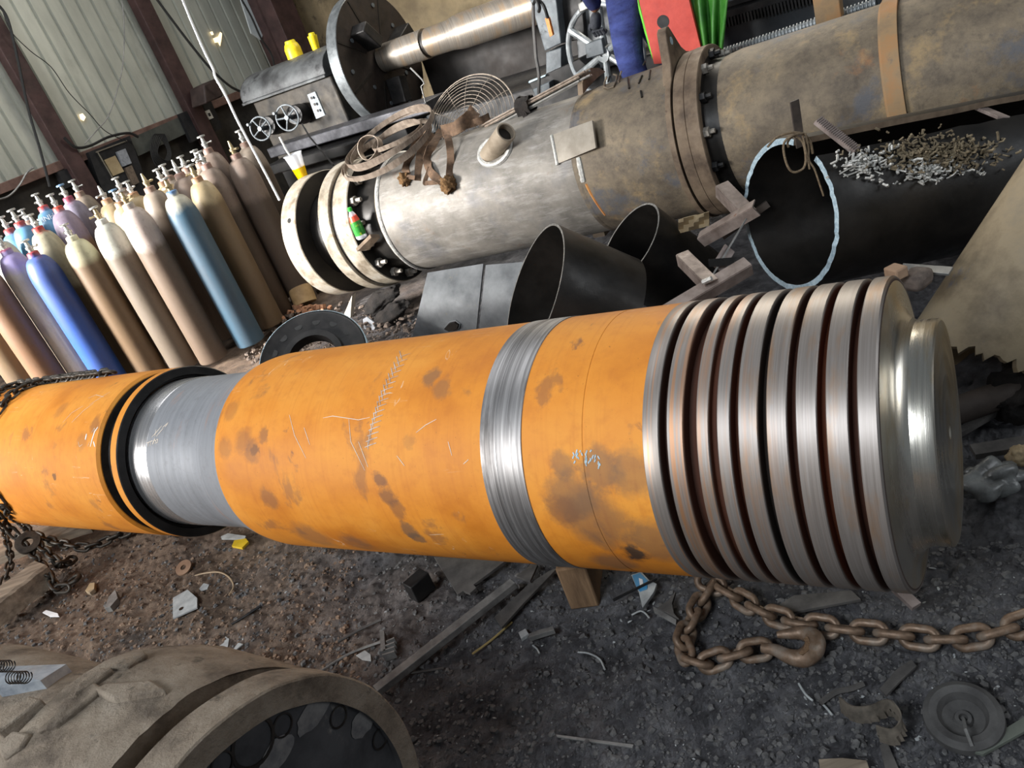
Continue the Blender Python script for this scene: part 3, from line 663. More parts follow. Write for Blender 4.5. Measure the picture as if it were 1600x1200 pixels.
# ================================================================== PIPES AND OFFCUTS BEHIND THE SHAFT
def cutpipe(root, c, e, n, R, L, mt, th=.016, arc=None, edge=None, name='shell', jag=0.0, slotjag=0.0):
    c = Vector(c); e = Vector(e).normalized(); n = Vector(n).normalized()
    f = e.cross(Vector((0, 0, 1))).normalized(); g = f.cross(e)
    N = 96; a0, a1 = arc or (0, 2*PI); m = N + 1; Ln = 24
    def ring(r, t, s): return c + f*(r*math.cos(t)) + g*(r*math.sin(t)) + e*s
    def s0(r, t): return -((f*(r*math.cos(t)) + g*(r*math.sin(t))).dot(n))/e.dot(n)
    ts = [a0 + (a1-a0)*i/N for i in range(m)]
    def jt(t, k): return jag*noise.noise(Vector((t*9, k*3, 2)))
    out = [[ring(R, t, s0(R, t) + jt(t, 0) + (L - s0(R, t))*j/Ln) for t in ts] for j in range(Ln+1)]
    inn = [[ring(R-th, t, s0(R-th, t) + jt(t, 0) + (L - s0(R-th, t))*j/Ln) for t in ts] for j in range(Ln+1)]
    if slotjag and arc:
        for rows in (out, inn):
            for j in range(Ln+1):
                for k, d in ((0, 1), (-1, -1)):
                    t = ts[k] + slotjag*noise.noise(Vector((j*1.7, k*5 + 1, 0))); s = (rows[j][k] - c).dot(e); rows[j][k] = ring(R if rows is out else R-th, t, s)
    MB().grid(out).build(name, mt, root, angle=60); MB().grid(inn).build('inner_wall', mt, root, angle=60)
    ed = MB().grid([out[0], inn[0]])
    if arc:
        for k in (0, -1): MB().grid([[out[j][k] for j in range(Ln+1)], [inn[j][k] for j in range(Ln+1)]]).build('slot_edge', M_brown, root, smooth=False)
    ed.build('cut_edge', edge or M_bright, root, smooth=False)
    MB().grid([out[-1], inn[-1]]).build('far_rim', mt, root, smooth=False)
    return f, g, ring
def dirv(az, el): return Vector((math.sin(az)*math.cos(el), math.cos(az)*math.cos(el), math.sin(el)))
k = .97; bc = EYE + (np.array([1.368, 3.2, .606]) - EYE)*k; bR = .326*k; be = dirv(1.505, -.18); bn = dirv(1.398, -.202)
slot = thing('slotted_pipe', 'large black slotted steel pipe with a bright ragged cut open end', 'pipe', Vector((bc[0], bc[1], bc[2] - bR)))
f_, g_ = be.cross(VZ).normalized(), None; g_ = f_.cross(be)
def bth(px, py):
    X, s = cyl_hit(px, py, bc, np.array(be), bR); q = X - Vector(bc); return math.atan2(q.dot(g_), q.dot(f_)), s
t_near, _ = bth(1277, 243); t_far, _ = bth(1236, 219)
if t_far > t_near: arc = (t_far, t_near + 2*PI)
else: arc = (t_near, t_far + 2*PI)
if arc[1] - arc[0] > 2*PI: arc = (arc[0], arc[1] - 2*PI)
gap = 2*PI - (arc[1] - arc[0])
_, _, bring = cutpipe(slot, bc, be, bn, bR, 1.9, M_black, .024, arc, M_bright, slotjag=.05, jag=.008)
M_tab = gritty('brown_flat_bar', S(58, 52, 48), S(92, 82, 74), scale=9, rough=.6, metal=.2)
M_pinkbar = gritty('pinkish_grey_flat_bar', S(120, 106, 100), S(164, 150, 144), scale=9, rough=.5, metal=.25)
def bat(px, py, lift=0.0): X, s = cyl_hit(px, py, bc, np.array(be), bR + lift); return X
def bar(p0, p1, w, th, up=(0, -1, .3), b=None):
    p0 = Vector(p0); p1 = Vector(p1); M = frame(p1 - p0, up); return (b or MB()).box((p0 + p1)/2, ((p1-p0).length, w, th), M.to_3x3().to_4x4())
p = bat(1250, 222); q = Vector(EYE + ray(1241, 157)*((p.y - .02)/ray(1241, 157)[1]))
bar(p + (p - q)*.12, q, .036, .008).build('upright_tab', M_tab, slot, bevel=.001)
p = bat(1338, 236, .012); q = Vector(EYE + ray(1277, 188)*((p.y + .12)/ray(1277, 188)[1]))
tb = bar(p, q, .042, .016, up=(.3, -.6, .8)).build('threaded_brace', M_pinkbar, slot)
rb = MB()
for i in range(22):
    c0 = p.lerp(q, (i + .5)/22); Mx = frame(q - p, (.3, -.6, .8)); rb.box(c0 + Mx.to_3x3() @ Vector((0, 0, .010)), ((q-p).length/22*.55, .042, .006), Mx.to_3x3().to_4x4())
rb.build('thread_ridges', M_pinkbar, tb, smooth=False)
p = bat(1568, 184, .0); q = Vector(EYE + ray(1517, 163)*((p.y + .25)/ray(1517, 163)[1]))
bar(p, q, .05, .012, up=(.2, -.5, .8)).build('cross_brace', M_pinkbar, slot, bevel=.001)
# rope tied round the tab
M_rope = gritty('frayed_brown_rope', S(92, 76, 58), S(140, 122, 98), scale=80, rough=.9, bump=.6, bscale=160)
def curve_pts(ctrl, n=60, closed=False):
    P = [Vector(c) for c in ctrl]; m = len(P); out = []; seg = m if closed else m-1
    for i in range(seg):
        p0 = P[(i-1) % m] if closed or i > 0 else P[0]; p1 = P[i]; p2 = P[(i+1) % m]; p3 = P[(i+2) % m] if closed or i+2 < m else P[-1]
        k = max(int(n/seg), 2)
        for j in range(k):
            t = j/k; out.append(.5*((2*p1) + (p2-p0)*t + (2*p0-5*p1+4*p2-p3)*t*t + (3*p1-p0-3*p2+p3)*t**3))
    if not closed: out.append(P[-1])
    return out
yr = bat(1226, 240).y - .02
def rp(x, y, dy=0.0): return Vector(EYE + ray(x, y)*((yr + dy)/ray(x, y)[1]))
rope = MB()
rope.tube(curve_pts([rp(1199, 230), rp(1215, 214), rp(1240, 207), rp(1256, 210), rp(1266, 222), rp(1270, 240)], 30), .0045, 6)
rope.tube(curve_pts([rp(1256, 208, -.01), rp(1238, 212, -.02), rp(1225, 224, -.02), rp(1226, 245, -.02), rp(1233, 264, -.02), rp(1243, 269, -.02), rp(1256, 262, -.02), rp(1259, 245, -.02), rp(1254, 222, -.015), rp(1240, 213, -.01), rp(1231, 222, -.01), rp(1232, 230, -.01)], 60), .0045, 6)
rope.tube(curve_pts([rp(1258, 208, -.01), rp(1263, 230, -.015), rp(1264, 250, -.02), rp(1273, 265, -.02), rp(1280, 285, -.02), rp(1287, 306, -.02)], 30), .004, 6)
rope.tube(curve_pts([rp(1254, 212, -.015), rp(1260, 240, -.02), rp(1265, 264, -.02)], 16), .004, 6)
tag(rope.build('rope', M_rope), 'frayed brown rope tied round the upright tab on the black slotted pipe', 'rope')
# torch slag and chips on top of the slotted pipe
sl = MB(); rnd = random.Random(3)
def chips(b, cen, spread, n, rr):
    for i in range(n):
        x, y = cen[0] + rnd.gauss(0, spread[0]), cen[1] + rnd.gauss(0, spread[1]); X = bat(x, y, .004 + rnd.random()*.012)
        d = Vector((rnd.uniform(-1, 1), rnd.uniform(-1, 1), rnd.uniform(-.4, .6))).normalized(); l = rnd.uniform(.4, 1.5)*rr
        b.tube([X, X + d*l, X + d*l + Vector((rnd.uniform(-1, 1), rnd.uniform(-1, 1), rnd.uniform(-.5, 1)))*rr*.7], rr*rnd.uniform(.12, .3), 5)
chips(sl, (1352, 256), (20, 11), 150, .019); chips(sl, (1446, 268), (17, 9), 110, .019); chips(sl, (1490, 262), (30, 8), 40, .014)
sl.tube(curve_pts([bat(1312, 272, .006), bat(1330, 262, .012), bat(1343, 261, .012), bat(1340, 268, .01), bat(1318, 276, .006)], 24), .003, 6)
tag(sl.build('metal_chips', M_weld, at=bat(1380, 262)), 'bright torch slag and metal chips scattered on the black slotted pipe', 'metal chips', kind='stuff')
sl = MB(); chips(sl, (1470, 240), (50, 13), 420, .018)
tag(sl.build('rust_flakes', gritty('brown_flakes', S(96, 84, 66), S(140, 126, 102), scale=30, rough=.8), at=bat(1480, 240)), 'brown rust flakes lying along the top of the black slotted pipe', 'rust flakes', kind='stuff')
# two obliquely cut black offcuts
M_cutrim = gritty('grey_torch_cut', S(120, 116, 110), S(168, 164, 158), scale=40, rough=.5, metal=.4)
o1 = thing('pipe_offcut', 'black pipe offcut with a slanted open end, beside the grey curved plates', 'pipe offcut', Vector((.242, 3.45, .25)), 'black slanted pipe offcuts')
e1 = dirv(1.593, -.751); cutpipe(o1, (.242, 3.45, .60), e1, dirv(1.518, -.678), .326, .40, M_black, .010, None, M_cutrim)
o2 = thing('pipe_offcut', 'black pipe offcut with a slanted open end, nearest the black slotted pipe', 'pipe offcut', Vector((.762, 3.6, .3)), 'black slanted pipe offcuts')
cutpipe(o2, tuple(EYE + (np.array([.762, 3.6, .609]) - EYE)*1.06), dirv(1.153, -.895), dirv(1.466, -.865), .223, .50, M_black, .010, None, M_cutrim)
# tan offcut at the right edge
Pb = hy(1512, 582, 2.4); Pt = hy(1712, 294, 2.42)
M_tanp = gritty('blotchy_tan_pipe', S(112, 98, 78), S(150, 134, 108), S(130, 120, 102), scale=3, rough=.6, metal=.1, spots=S(100, 98, 102), spot_t=.63, spot_scale=5)
o3 = thing('pipe_offcut', 'tan blotched pipe offcut with a ragged lower edge at the right edge of the yard', 'pipe offcut', Vector((Pb.x, Pb.y, 0)))
ax3 = (Pt - Pb); cutpipe(o3, Pb, ax3, ax3.normalized()*.9 + Vector((.12, .38, 0)), .245, ax3.length, M_tanp, .02, None, M_tanp, jag=.05)
# grey curved plates standing behind the shaft
M_plate = gritty('silver_grey_plate', S(96, 98, 100), S(130, 132, 133), scale=5, rough=.55, metal=.2, spots=S(128, 122, 104), spot_t=.62)
def curved(px4, b0, bow, n=10, th=.012):
    (x0, y0), (x1, y1), (x2, y2), (x3, y3) = px4; rows = []
    for i in range(n+1):
        u = i/n; r = []
        for j in range(n+1):
            v = j/n; x = (1-v)*((1-u)*x0 + u*x1) + v*((1-u)*x3 + u*x2); y = (1-v)*((1-u)*y0 + u*y1) + v*((1-u)*y3 + u*y2)
            r.append(hb(x, y, b0 - bow*math.sin(PI*v*.8)))
        rows.append(r)
    return rows
cp = thing('curved_plate', 'silver-grey curved steel plate with a torn oval hole, standing behind the shaft', 'plate', hb(690, 500, 3.9), 'curved grey plates')
MB().grid(curved(((668, 426), (755, 412), (741, 545), (640, 545)), 3.8, .16), .012).build('sheet', M_plate, cp)
MB().tube([hb(*p_, 3.8 - .16*math.sin(PI*.8*.77) - .012) for p_ in ((695, 512), (703, 503), (712, 501), (719, 506), (717, 513), (704, 517))], .005, 6, closed=True).build('hole_rim', M_plate, cp)
hp = [hb(*p_, 3.8 - .16*math.sin(PI*.8*.77) - .010) for p_ in ((696, 512), (703, 504), (712, 502), (718, 506), (716, 512), (704, 516))]
MB().slab(hp, VB, .02).build('hole', M_blackgroove, cp, smooth=False)
cp2 = thing('curved_plate', 'silver-grey curved steel plate without a hole, between the holed one and the black offcut', 'plate', hb(775, 500, 3.9), 'curved grey plates')
MB().grid(curved(((759, 414), (835, 408), (835, 540), (745, 545)), 3.78, .14), .012).build('sheet', M_plate, cp2)
# dark flange lying on the ground behind the shaft
R_f = .34; fn = Vector((.06, -.60, .80)).normalized(); fc = gp(492, 562, .24)
fl_ = thing('ring_flange', 'black ring flange with bolt holes propped on the dirt behind the shaft', 'flange', Vector((fc.x, fc.y, 0)))
Mf = Matrix.Translation(fc) @ frame(fn, (0, 1, 0)).to_3x3().to_4x4()
MB().rev([(-.03, .15), (-.03, R_f), (.03, R_f), (.035, R_f - .01), (.03, R_f - .02), (.02, .20), (.05, .19), (.05, .15)], 80, Mf, closed=True).build('ring', M_dark, fl_)
for i in range(14):
    t = 2*PI*i/14; c0 = Mf @ Vector((.018, .265*math.cos(t), .265*math.sin(t))); MB().tube([c0, c0 + Mf.to_3x3() @ Vector((.008, 0, 0))], .026, 14).build('bolt_hole', M_rubber, fl_)
MB().rev([(-.03, R_f), (-.03, R_f + .006), (.03, R_f + .006), (.034, R_f)], 80, Mf).build('rim_edge', M_bright, fl_)
# welded angle-iron brackets
M_angle = gritty('pinkish_angle_iron', S(112, 98, 90), S(160, 146, 138), scale=10, rough=.5, metal=.3, spots=S(120, 80, 56))
def angle(b, p0, p1, w=.05, th=.006, up=(0, -.4, 1)):
    M = frame(Vector(p1) - Vector(p0), up); L_ = (Vector(p1) - Vector(p0)).length; R3 = M.to_3x3().to_4x4(); c_ = (Vector(p0) + Vector(p1))/2
    b.box(c_ + R3 @ Vector((0, 0, 0)), (L_, w, th), R3); b.box(c_ + R3 @ Vector((0, -w/2, -w/2)), (L_, th, w), R3); return b
t1 = thing('angle_bracket', 'pinkish angle-iron T bracket leaning just behind the grooved end of the shaft', 'bracket', hb(1100, 460, 2.75), 'angle-iron brackets')
angle(MB(), hb(1030, 490, 2.5), hb(1168, 408, 2.75)).build('long_angle', M_angle, t1, smooth=False)
angle(MB(), hb(1066, 395, 2.85), hb(1112, 440, 2.64)).build('short_angle', M_angle, t1, smooth=False)
w = [hb(1098 + 14*i/6, 441 - 6*i/6, 2.60) for i in range(7)]; MB().tube(w, .010, 6).build('weld_bead', M_weld, t1)
t2 = thing('angle_bracket', 'pinkish angle-iron bracket wedged left of the open end of the black slotted pipe', 'bracket', hb(1140, 330, 3.2), 'angle-iron brackets')
angle(MB(), hb(1092, 368, 3.3), hb(1178, 318, 3.25)).build('long_angle', M_angle, t2, smooth=False)
angle(MB(), hb(1128, 287, 3.45), hb(1172, 332, 3.28), .06).build('short_angle', M_angle, t2, smooth=False)
tag(bar(hb(1128, 370, 3.4), hb(1200, 318, 3.5), .03, .03).build('steel_bar', M_tab), 'dark thin steel bar under the angle bracket beside the slotted pipe', 'bar')
cw = thing('torn_sheet', 'tan crumpled sheet scrap behind the second black offcut', 'scrap sheet', hb(1085, 345, 3.5))
rows = [[hb(1060 + 48*i/6, 343 - 12*i/6 + 22*j/4, 3.6 - .05*((i*7 + j*3) % 4)/4) for j in range(5)] for i in range(7)]
MB().grid(rows, .004).build('sheet', M_tan, cw, angle=15)
# scraps in the gap right of offcut
s_ = thing('cut_scrap', 'small bent grey and orange cut scrap leaning behind the T bracket', 'scrap', hb(1125, 400, 2.9))
bar(hb(1120, 420, 2.85), hb(1140, 388, 2.95), .05, .008).build('blade', M_pinkbar, s_); bar(hb(1108, 411, 2.8), hb(1146, 408, 2.9), .03, .008).build('cross_blade', M_dark, s_)
tag(bar(hb(1112, 432, 2.78), hb(1166, 342, 3.1), .006, .006).build('thin_rod', M_grey), 'thin steel rod leaning between the T bracket and the slotted pipe', 'rod')
# scraps seen above the grooved end
tag(MB().box(hb(1432, 436, 2.75), (.10, .08, .06), Matrix.Rotation(.5, 4, 'Z')).build('rock', gritty('grey_rock', S(84, 74, 68), S(128, 114, 104), scale=18, rough=.9, bump=.7), bevel=.02), 'grey-brown rock lump behind the grooved end of the shaft', 'rock')
tag(bar(hb(1408, 418, 2.85), hb(1486, 424, 2.8), .04, .01, up=(0, -.3, 1)).build('flat_strip', M_grey, bevel=.001), 'grey flat strip under the slotted pipe behind the shaft', 'strip')
tag(MB().box(hb(1400, 425, 2.7), (.05, .06, .04), Matrix.Rotation(.2, 4, 'Z')).build('brick_chip', gritty('tan_brick_chip', S(150, 120, 96), S(176, 146, 120), rough=.9), bevel=.006), 'small tan brick chip behind the grooved end', 'chip')
# black lumps, wedge and can at the far end of the flanged pipe
M_rag = gritty('oily_black_rag', S(22, 20, 19), S(50, 44, 40), scale=10, rough=.95, bump=.9, bdist=.02, bscale=25)
def lump(name, label, cat, c, rx, ry, rz, mt, seed=0, rough_=.25, n=24, M=None):
    c = Vector(c); rows = []
    for i in range(n+1):
        ph = PI*i/n; r = []
        for j in range(2*n+1):
            th = 2*PI*j/(2*n); v = Vector((math.sin(ph)*math.cos(th), math.sin(ph)*math.sin(th), math.cos(ph)))
            k = 1 + rough_*noise.noise(v*1.6 + Vector((seed, 0, 0))) + rough_*.5*noise.noise(v*4 + Vector((seed, 3, 0))) + rough_*.3*noise.noise(v*9)
            w_ = Vector((v.x*rx*k, v.y*ry*k, v.z*rz*k)); r.append(c + (M @ w_ if M else w_))
        rows.append(r)
    return tag(MB().grid(rows).build(name, mt, angle=180), label, cat)
Mr = frame(hb(625, 452, 4.6) - hb(575, 490, 4.6)).to_3x3()
lump('oily_rag', 'black oily bundle lying under the left end of the flanged pipe', 'rag', hb(595, 470, 4.3), .22, .08, .07, M_rag, 1, .3, M=Mr)
lump('oily_rag', 'second black oily bundle in front of the bundle under the flanged pipe', 'rag', hb(610, 492, 4.15), .20, .08, .07, M_rag, 5, .3, M=Mr)
for o in (COL.objects[-1], COL.objects[-2]): o['group'] = 'oily bundles'
tag(MB().slab([hb(542, 490, 4.25), hb(556, 457, 4.25), hb(553, 492, 4.25), hb(536, 495, 4.25)], VB, .05).build('wedge', gritty('pale_wedge_paint', S(188, 180, 164), S(214, 206, 190), rough=.7)), 'pale wedge standing under the blind flange of the big pipe', 'wedge')
tag(MB().slab([hb(568, 498, 4.1), hb(574, 494, 4.1), hb(590, 506, 4.1), hb(582, 520, 4.1), hb(570, 512, 4.1)], VB, .01).build('paper_scrap', plain('pale_grey_paper', S(150, 152, 156), .8)), 'pale grey paper scrap in front of the black bundles', 'paper')
kc = Vector(hb(470, 440, 4.62)); pb = hb(478, 474, 4.62)
can = thing('tin_can', 'tan metal tin tucked behind the blind flange beside the cylinders', 'tin', Vector((pb.x, pb.y, pb.z)))
Mc = frame(hb(455, 418, 4.72) - pb, (0, -1, 0), pb); Lc = (hb(455, 418, 4.72) - pb).length
M_cant = gritty('tan_tin', S(150, 122, 84), S(186, 156, 112), scale=8, rough=.6)
MB().rev([(0, 0), (0, .105), (Lc, .11)], 40, Mc).build('body', M_cant, can); MB().rev([(Lc, .11), (Lc + .012, .112), (Lc + .014, .105), (Lc, .10), (Lc, 0)], 40, Mc).build('lid', M_cant, can)
for q_ in (-.04, .02): bar(Mc @ Vector((Lc + .003, q_, -.03)), Mc @ Vector((Lc + .003, q_, .03)), .014, .004, up=Mc.to_3x3() @ Vector((1, 0, 0))).build('lid_slot', M_blackgroove, can)
# brick rubble by the cylinders
M_brick = gritty('brick_rubble', S(150, 104, 76), S(186, 140, 108), scale=30, rough=.9, bump=.5)
rb = MB(); rnd = random.Random(9)
for i in range(60):
    c_ = gp(rnd.uniform(405, 520), rnd.uniform(480, 505)); rb.box(c_ + Vector((0, 0, .012)), [rnd.uniform(.015, .05) for _ in range(3)], Matrix.Rotation(rnd.uniform(0, 6), 4, (rnd.random(), rnd.random(), 1)))
tag(rb.build('brick_rubble', M_brick, smooth=False), 'brick rubble and chips on the ground beside the gas cylinders', 'rubble', kind='stuff')
# ================================================================== THINGS LYING ON THE FLANGED PIPE
def pz(px, py, lift=0.0, R=PR): return ps(px, py, R + lift)[0]
# coil of steel strip
M_coil = gritty('dusty_steel_strip', S(112, 98, 86), S(160, 146, 132), scale=30, rough=.5, metal=.4, streak=(1, 1, .2))
def topz(px, py, b): return hb(px, py, b)
cb = 4.62; cc = hb(612, 224, cb)
coil = thing('strip_coil', 'loose coil of dusty steel strip resting on the left end of the flanged pipe', 'coil', Vector((cc.x, cc.y, cc.z - .06)))
def loop(c0, rx, ry, nrm, wdt, th, tw=0.0, n=90):
    M = frame(Vector(nrm), VA, c0); pts = []
    r0 = []; r1 = []
    for i in range(n+1):
        t = 2*PI*i/n; wob = 1 + .02*math.sin(3*t + tw)
        pts.append((M @ Vector((-wdt/2 + .012*math.sin(t*2 + tw), ry*wob*math.cos(t), rx*wob*math.sin(t)))))
        r1.append((M @ Vector((wdt/2 + .012*math.sin(t*2 + tw), ry*wob*math.cos(t), rx*wob*math.sin(t)))))
    return MB().grid([pts, r1], th)
nr_ = Vector((0, 0, 1))*.955 - VB*.27 - VA*.06
for i, (dx, dz, rx, ry, tw) in enumerate(((0, .035, .37, .34, 0), (.01, .045, .36, .33, 1), (-.01, .05, .375, .345, 2.2), (-.06, -.035, .40, .33, 4), (-.05, -.03, .39, .32, 5), (.06, .04, .22, .16, 1.3))):
    loop(cc + VA*dx + VZ*dz, rx, ry, nr_, .034, .003, tw).build('strip_turn', M_coil, coil, angle=60)
# short curved band segment on the coil
loop(hb(578, 232, cb - .1), .10, .09, VZ*.5 - VB*.85, .05, .006, .4, 40).build('inner_band', M_coil, coil, angle=60)
# fabric lifting slings
M_sling = gritty('dirty_brown_sling_webbing', S(70, 54, 42), S(116, 92, 72), scale=20, rough=.95, bump=.4, streak=(1, 1, 1))
M_knot = gritty('frayed_brown_knot', S(96, 70, 42), S(150, 114, 74), scale=60, rough=1, bump=1.0, bdist=.02, bscale=70)
def strap(b, ctrl, wd_, th=.005, n=40, tw=None):
    P = curve_pts(ctrl, n); rows = []
    for i, p in enumerate(P):
        t = (P[min(i+1, len(P)-1)] - P[max(i-1, 0)]).normalized(); v = (Vector(EYE) - p).normalized(); s = t.cross(v).normalized()
        if tw: s = (Matrix.Rotation(tw*math.sin(i*.35), 3, t) @ s)
        rows.append([p + s*(wd_/2*k) for k in (-1, -.5, 0, .5, 1)])
    return b.grid(rows, th)
def L(pts, lift=.012): return [pz(x, y, lift) if not z else pz(x, y, z) for x, y, z in pts]
sg = thing('lifting_sling', 'dirty brown webbing sling draped over the flanged pipe with frayed knotted ends', 'sling', pz(680, 240, .02))
strap(MB(), L([(672, 206, .05), (660, 214, .06), (646, 232, .03), (638, 252, .02), (633, 268, .02)]), .055, tw=.5).build('strap', M_sling, sg)
strap(MB(), L([(676, 208, .05), (662, 225, .04), (656, 250, .02), (654, 282, .012)]), .06).build('strap', M_sling, sg)
strap(MB(), L([(690, 204, .06), (676, 226, .05), (668, 246, .02), (672, 268, .02), (690, 284, .02), (700, 288, .03)]), .06, tw=.7).build('strap', M_sling, sg)
strap(MB(), L([(696, 204, .06), (702, 224, .05), (704, 250, .02), (702, 276, .02)]), .05, tw=.3).build('strap', M_sling, sg)
strap(MB(), L([(672, 262, .012), (664, 284, .012), (668, 286, .012), (690, 284, .02)]), .03).build('strap', M_sling, sg)
strap(MB(), L([(690, 206, .07), (712, 200, .09), (735, 182, .10), (742, 172, .12)]), .09, tw=.4).build('strap', M_sling, sg)
strap(MB(), L([(700, 200, .07), (726, 196, .06), (752, 188, .05), (765, 182, .04)]), .05, tw=.2).build('strap', M_sling, sg)
for (x, y, r) in ((632, 280, .055), (700, 288, .065)):
    c_ = pz(x, y, .03); rows = []
    for i in range(15):
        ph = PI*i/14; r_ = []
        for j in range(25):
            th = 2*PI*j/24; v = Vector((math.sin(ph)*math.cos(th), math.sin(ph)*math.sin(th), math.cos(ph))); r_.append(c_ + v*r*(.8 + .5*noise.noise(v*3 + Vector((x, 0, 0))) + .25*noise.noise(v*8)))
        rows.append(r_)
    MB().grid(rows).build('knot', M_knot, sg, angle=180)
strap(MB(), L([(640, 268, .04), (630, 274, .045), (648, 278, .04)], .04), .03).build('knot_band', M_sling, sg)
# wire fan guard
fg = thing('fan_guard', 'round wire fan guard standing behind the slings on the flanged pipe', 'fan guard', hb(735, 200, 4.9))
fcn = hb(737, 200, 4.9); Mg = frame(VZ*.55 - VB*.75 + VA*.05, VZ, fcn); M_wire = gritty('dusty_guard_wire', S(120, 108, 96), S(162, 150, 136), scale=20, rough=.6, metal=.3)
for i in range(11):
    rr = .10 + .028*i; h_ = .09*math.sqrt(max(0, 1 - (rr/.39)**2)); n_ = 60
    MB().tube([Mg @ Vector((h_, rr*math.cos(2*PI*j/n_), rr*math.sin(2*PI*j/n_))) for j in range(n_)], .0022 if i < 10 else .005, 5, closed=True).build('wire_ring', M_wire, fg)
for k_ in range(12):
    t = 2*PI*k_/12; MB().tube([Mg @ Vector((.09*math.sqrt(max(0, 1 - (rr/.39)**2)), rr*math.cos(t), rr*math.sin(t))) for rr in np.linspace(.04, .38, 12)], .0025, 5).build('spoke', M_wire, fg)
# bundle of welding rods
rods = MB(); rnd = random.Random(5); p0 = hb(766, 196, 4.72); p1 = hb(905, 122, 4.72)
rd = thing('rod_bundle', 'bundle of thin steel rods tied with rag, lying along the top of the flanged pipe', 'rods', p0)
for i in range(16):
    o_ = VB*rnd.uniform(-.035, .035) + VZ*rnd.uniform(-.03, .03); e_ = rnd.uniform(-.03, .12)
    MB().tube([p0 + o_ - (p1-p0)*rnd.uniform(0, .1), p1 + o_*.8 + (p1-p0)*e_], .0075, 6).build('rod', M_grey if i % 3 else M_coil, rd)
for f in (.42,):
    c_ = p0.lerp(p1, f); rows = [[c_ + (Vector((0, 0, 1))*math.cos(a_) + VB*math.sin(a_))*.06*(1 + .3*noise.noise(Vector((a_*2, u_*9, 1)))) + VA*(u_*.05) for a_ in np.linspace(0, 2*PI, 20)] for u_ in np.linspace(-1, 1, 5)]
    MB().grid(rows, .005).build('rag_tie', M_rag, rd)
    strap(MB(), [c_ + VZ*.0 - VB*.06, c_ - VB*.09 - VZ*.06 + VA*.03, c_ - VB*.10 - VZ*.11 + VA*.06], .03).build('rag_tail', M_rag, rd)
# plastic cup with drink on the blind flange
cpb = hb(474, 279, float(np.array(ps(474, 276, FR)[0]) @ B) + .02)
M_clear = bpy.data.materials.new('clear_plastic'); M_clear.use_nodes = True; q_ = M_clear.node_tree.nodes['Principled BSDF']
q_.inputs['Base Color'].default_value = (.9, .92, .98, 1); q_.inputs['Roughness'].default_value = .15; q_.inputs['Alpha'].default_value = .42
cup = thing('plastic_cup', 'clear plastic cup of yellow drink with a straw, standing on the blind flange', 'cup', cpb)
Mz = Matrix.Translation(cpb) @ Matrix.Rotation(-PI/2, 4, 'Y'); hc = .20
MB().rev([(.094, .0545), (hc, .072), (hc, .078), (hc + .006, .078), (hc + .006, .071)], 32, Mz).build('cup_wall', M_clear, cup)
M_juice = plain('yellow_drink', S(240, 190, 0), .2); M_juice.node_tree.nodes['Principled BSDF'].inputs['Emission Strength'].default_value = 0
MB().rev([(0, 0), (0, .042), (.095, .0545), (.095, 0)], 32, Mz).build('drink', M_juice, cup)
M_white = plain('white_plastic', S(226, 226, 226), .4)
MB().tube([cpb + Vector((.01, 0, .03)), cpb + Vector((-.03, 0, .25)), cpb + Vector((-.036, 0, .36))], .008, 8).build('straw', M_white, cup)
# green drink bottle on a small ledge
lb = Vector(pz(566, 372, .055)); bt = thing('drink_bottle', 'small plastic drink bottle with green cap, red band and green label on the flange ledge', 'bottle', lb)
M_green = gritty('green_label', S(36, 120, 48), S(70, 170, 66), scale=40, rough=.35, spots=S(190, 196, 60), spot_t=.56, spot_scale=26); M_red = plain('red_orange_label', S(232, 84, 56), .35); M_gcap = plain('green_cap', S(50, 180, 60), .4)
Mz = Matrix.Translation(lb) @ Matrix.Rotation(-PI/2, 4, 'Y'); up_ = 1.0
MB().rev([(0, 0), (0, .036), (.012, .042), (.03, .042)], 28, Mz).build('base', M_clear, bt)
MB().rev([(.03, .0415), (.06, .042), (.10, .041), (.135, .037)], 28, Mz).build('label', M_green, bt)
MB().rev([(.135, .037), (.15, .034), (.175, .028)], 28, Mz).build('upper_label', M_red, bt)
MB().rev([(.175, .028), (.195, .02), (.205, .014), (.215, .014)], 28, Mz).build('neck', M_clear, bt)
MB().rev([(.21, .017), (.235, .017), (.238, .012), (.238, 0)], 24, Mz).build('cap', M_gcap, bt)
sg2 = MB().slab([pz(556, 388, .07), pz(578, 366, .075), pz(592, 366, .02), pz(574, 386, .02)], VZ, .025)
o_ = sg2.build('flange_ledge', M_brown, pipe)
# bent wire and pin standing near the slings
wr_ = thing('bent_wire', 'bent wire rising from a grey pin behind the strip coil', 'wire', hb(676, 205, 4.95))
MB().tube([hb(668, 172, 4.95), hb(658, 135, 4.95), hb(663, 130, 4.95), hb(659, 124, 4.95), hb(646, 111, 4.95), hb(641, 106, 4.95)], .006, 6).build('wire', M_grey, wr_)
MB().tube([hb(680, 205, 4.95), hb(673, 180, 4.95)], .032, 14).build('pin', M_lathe_grey, wr_)
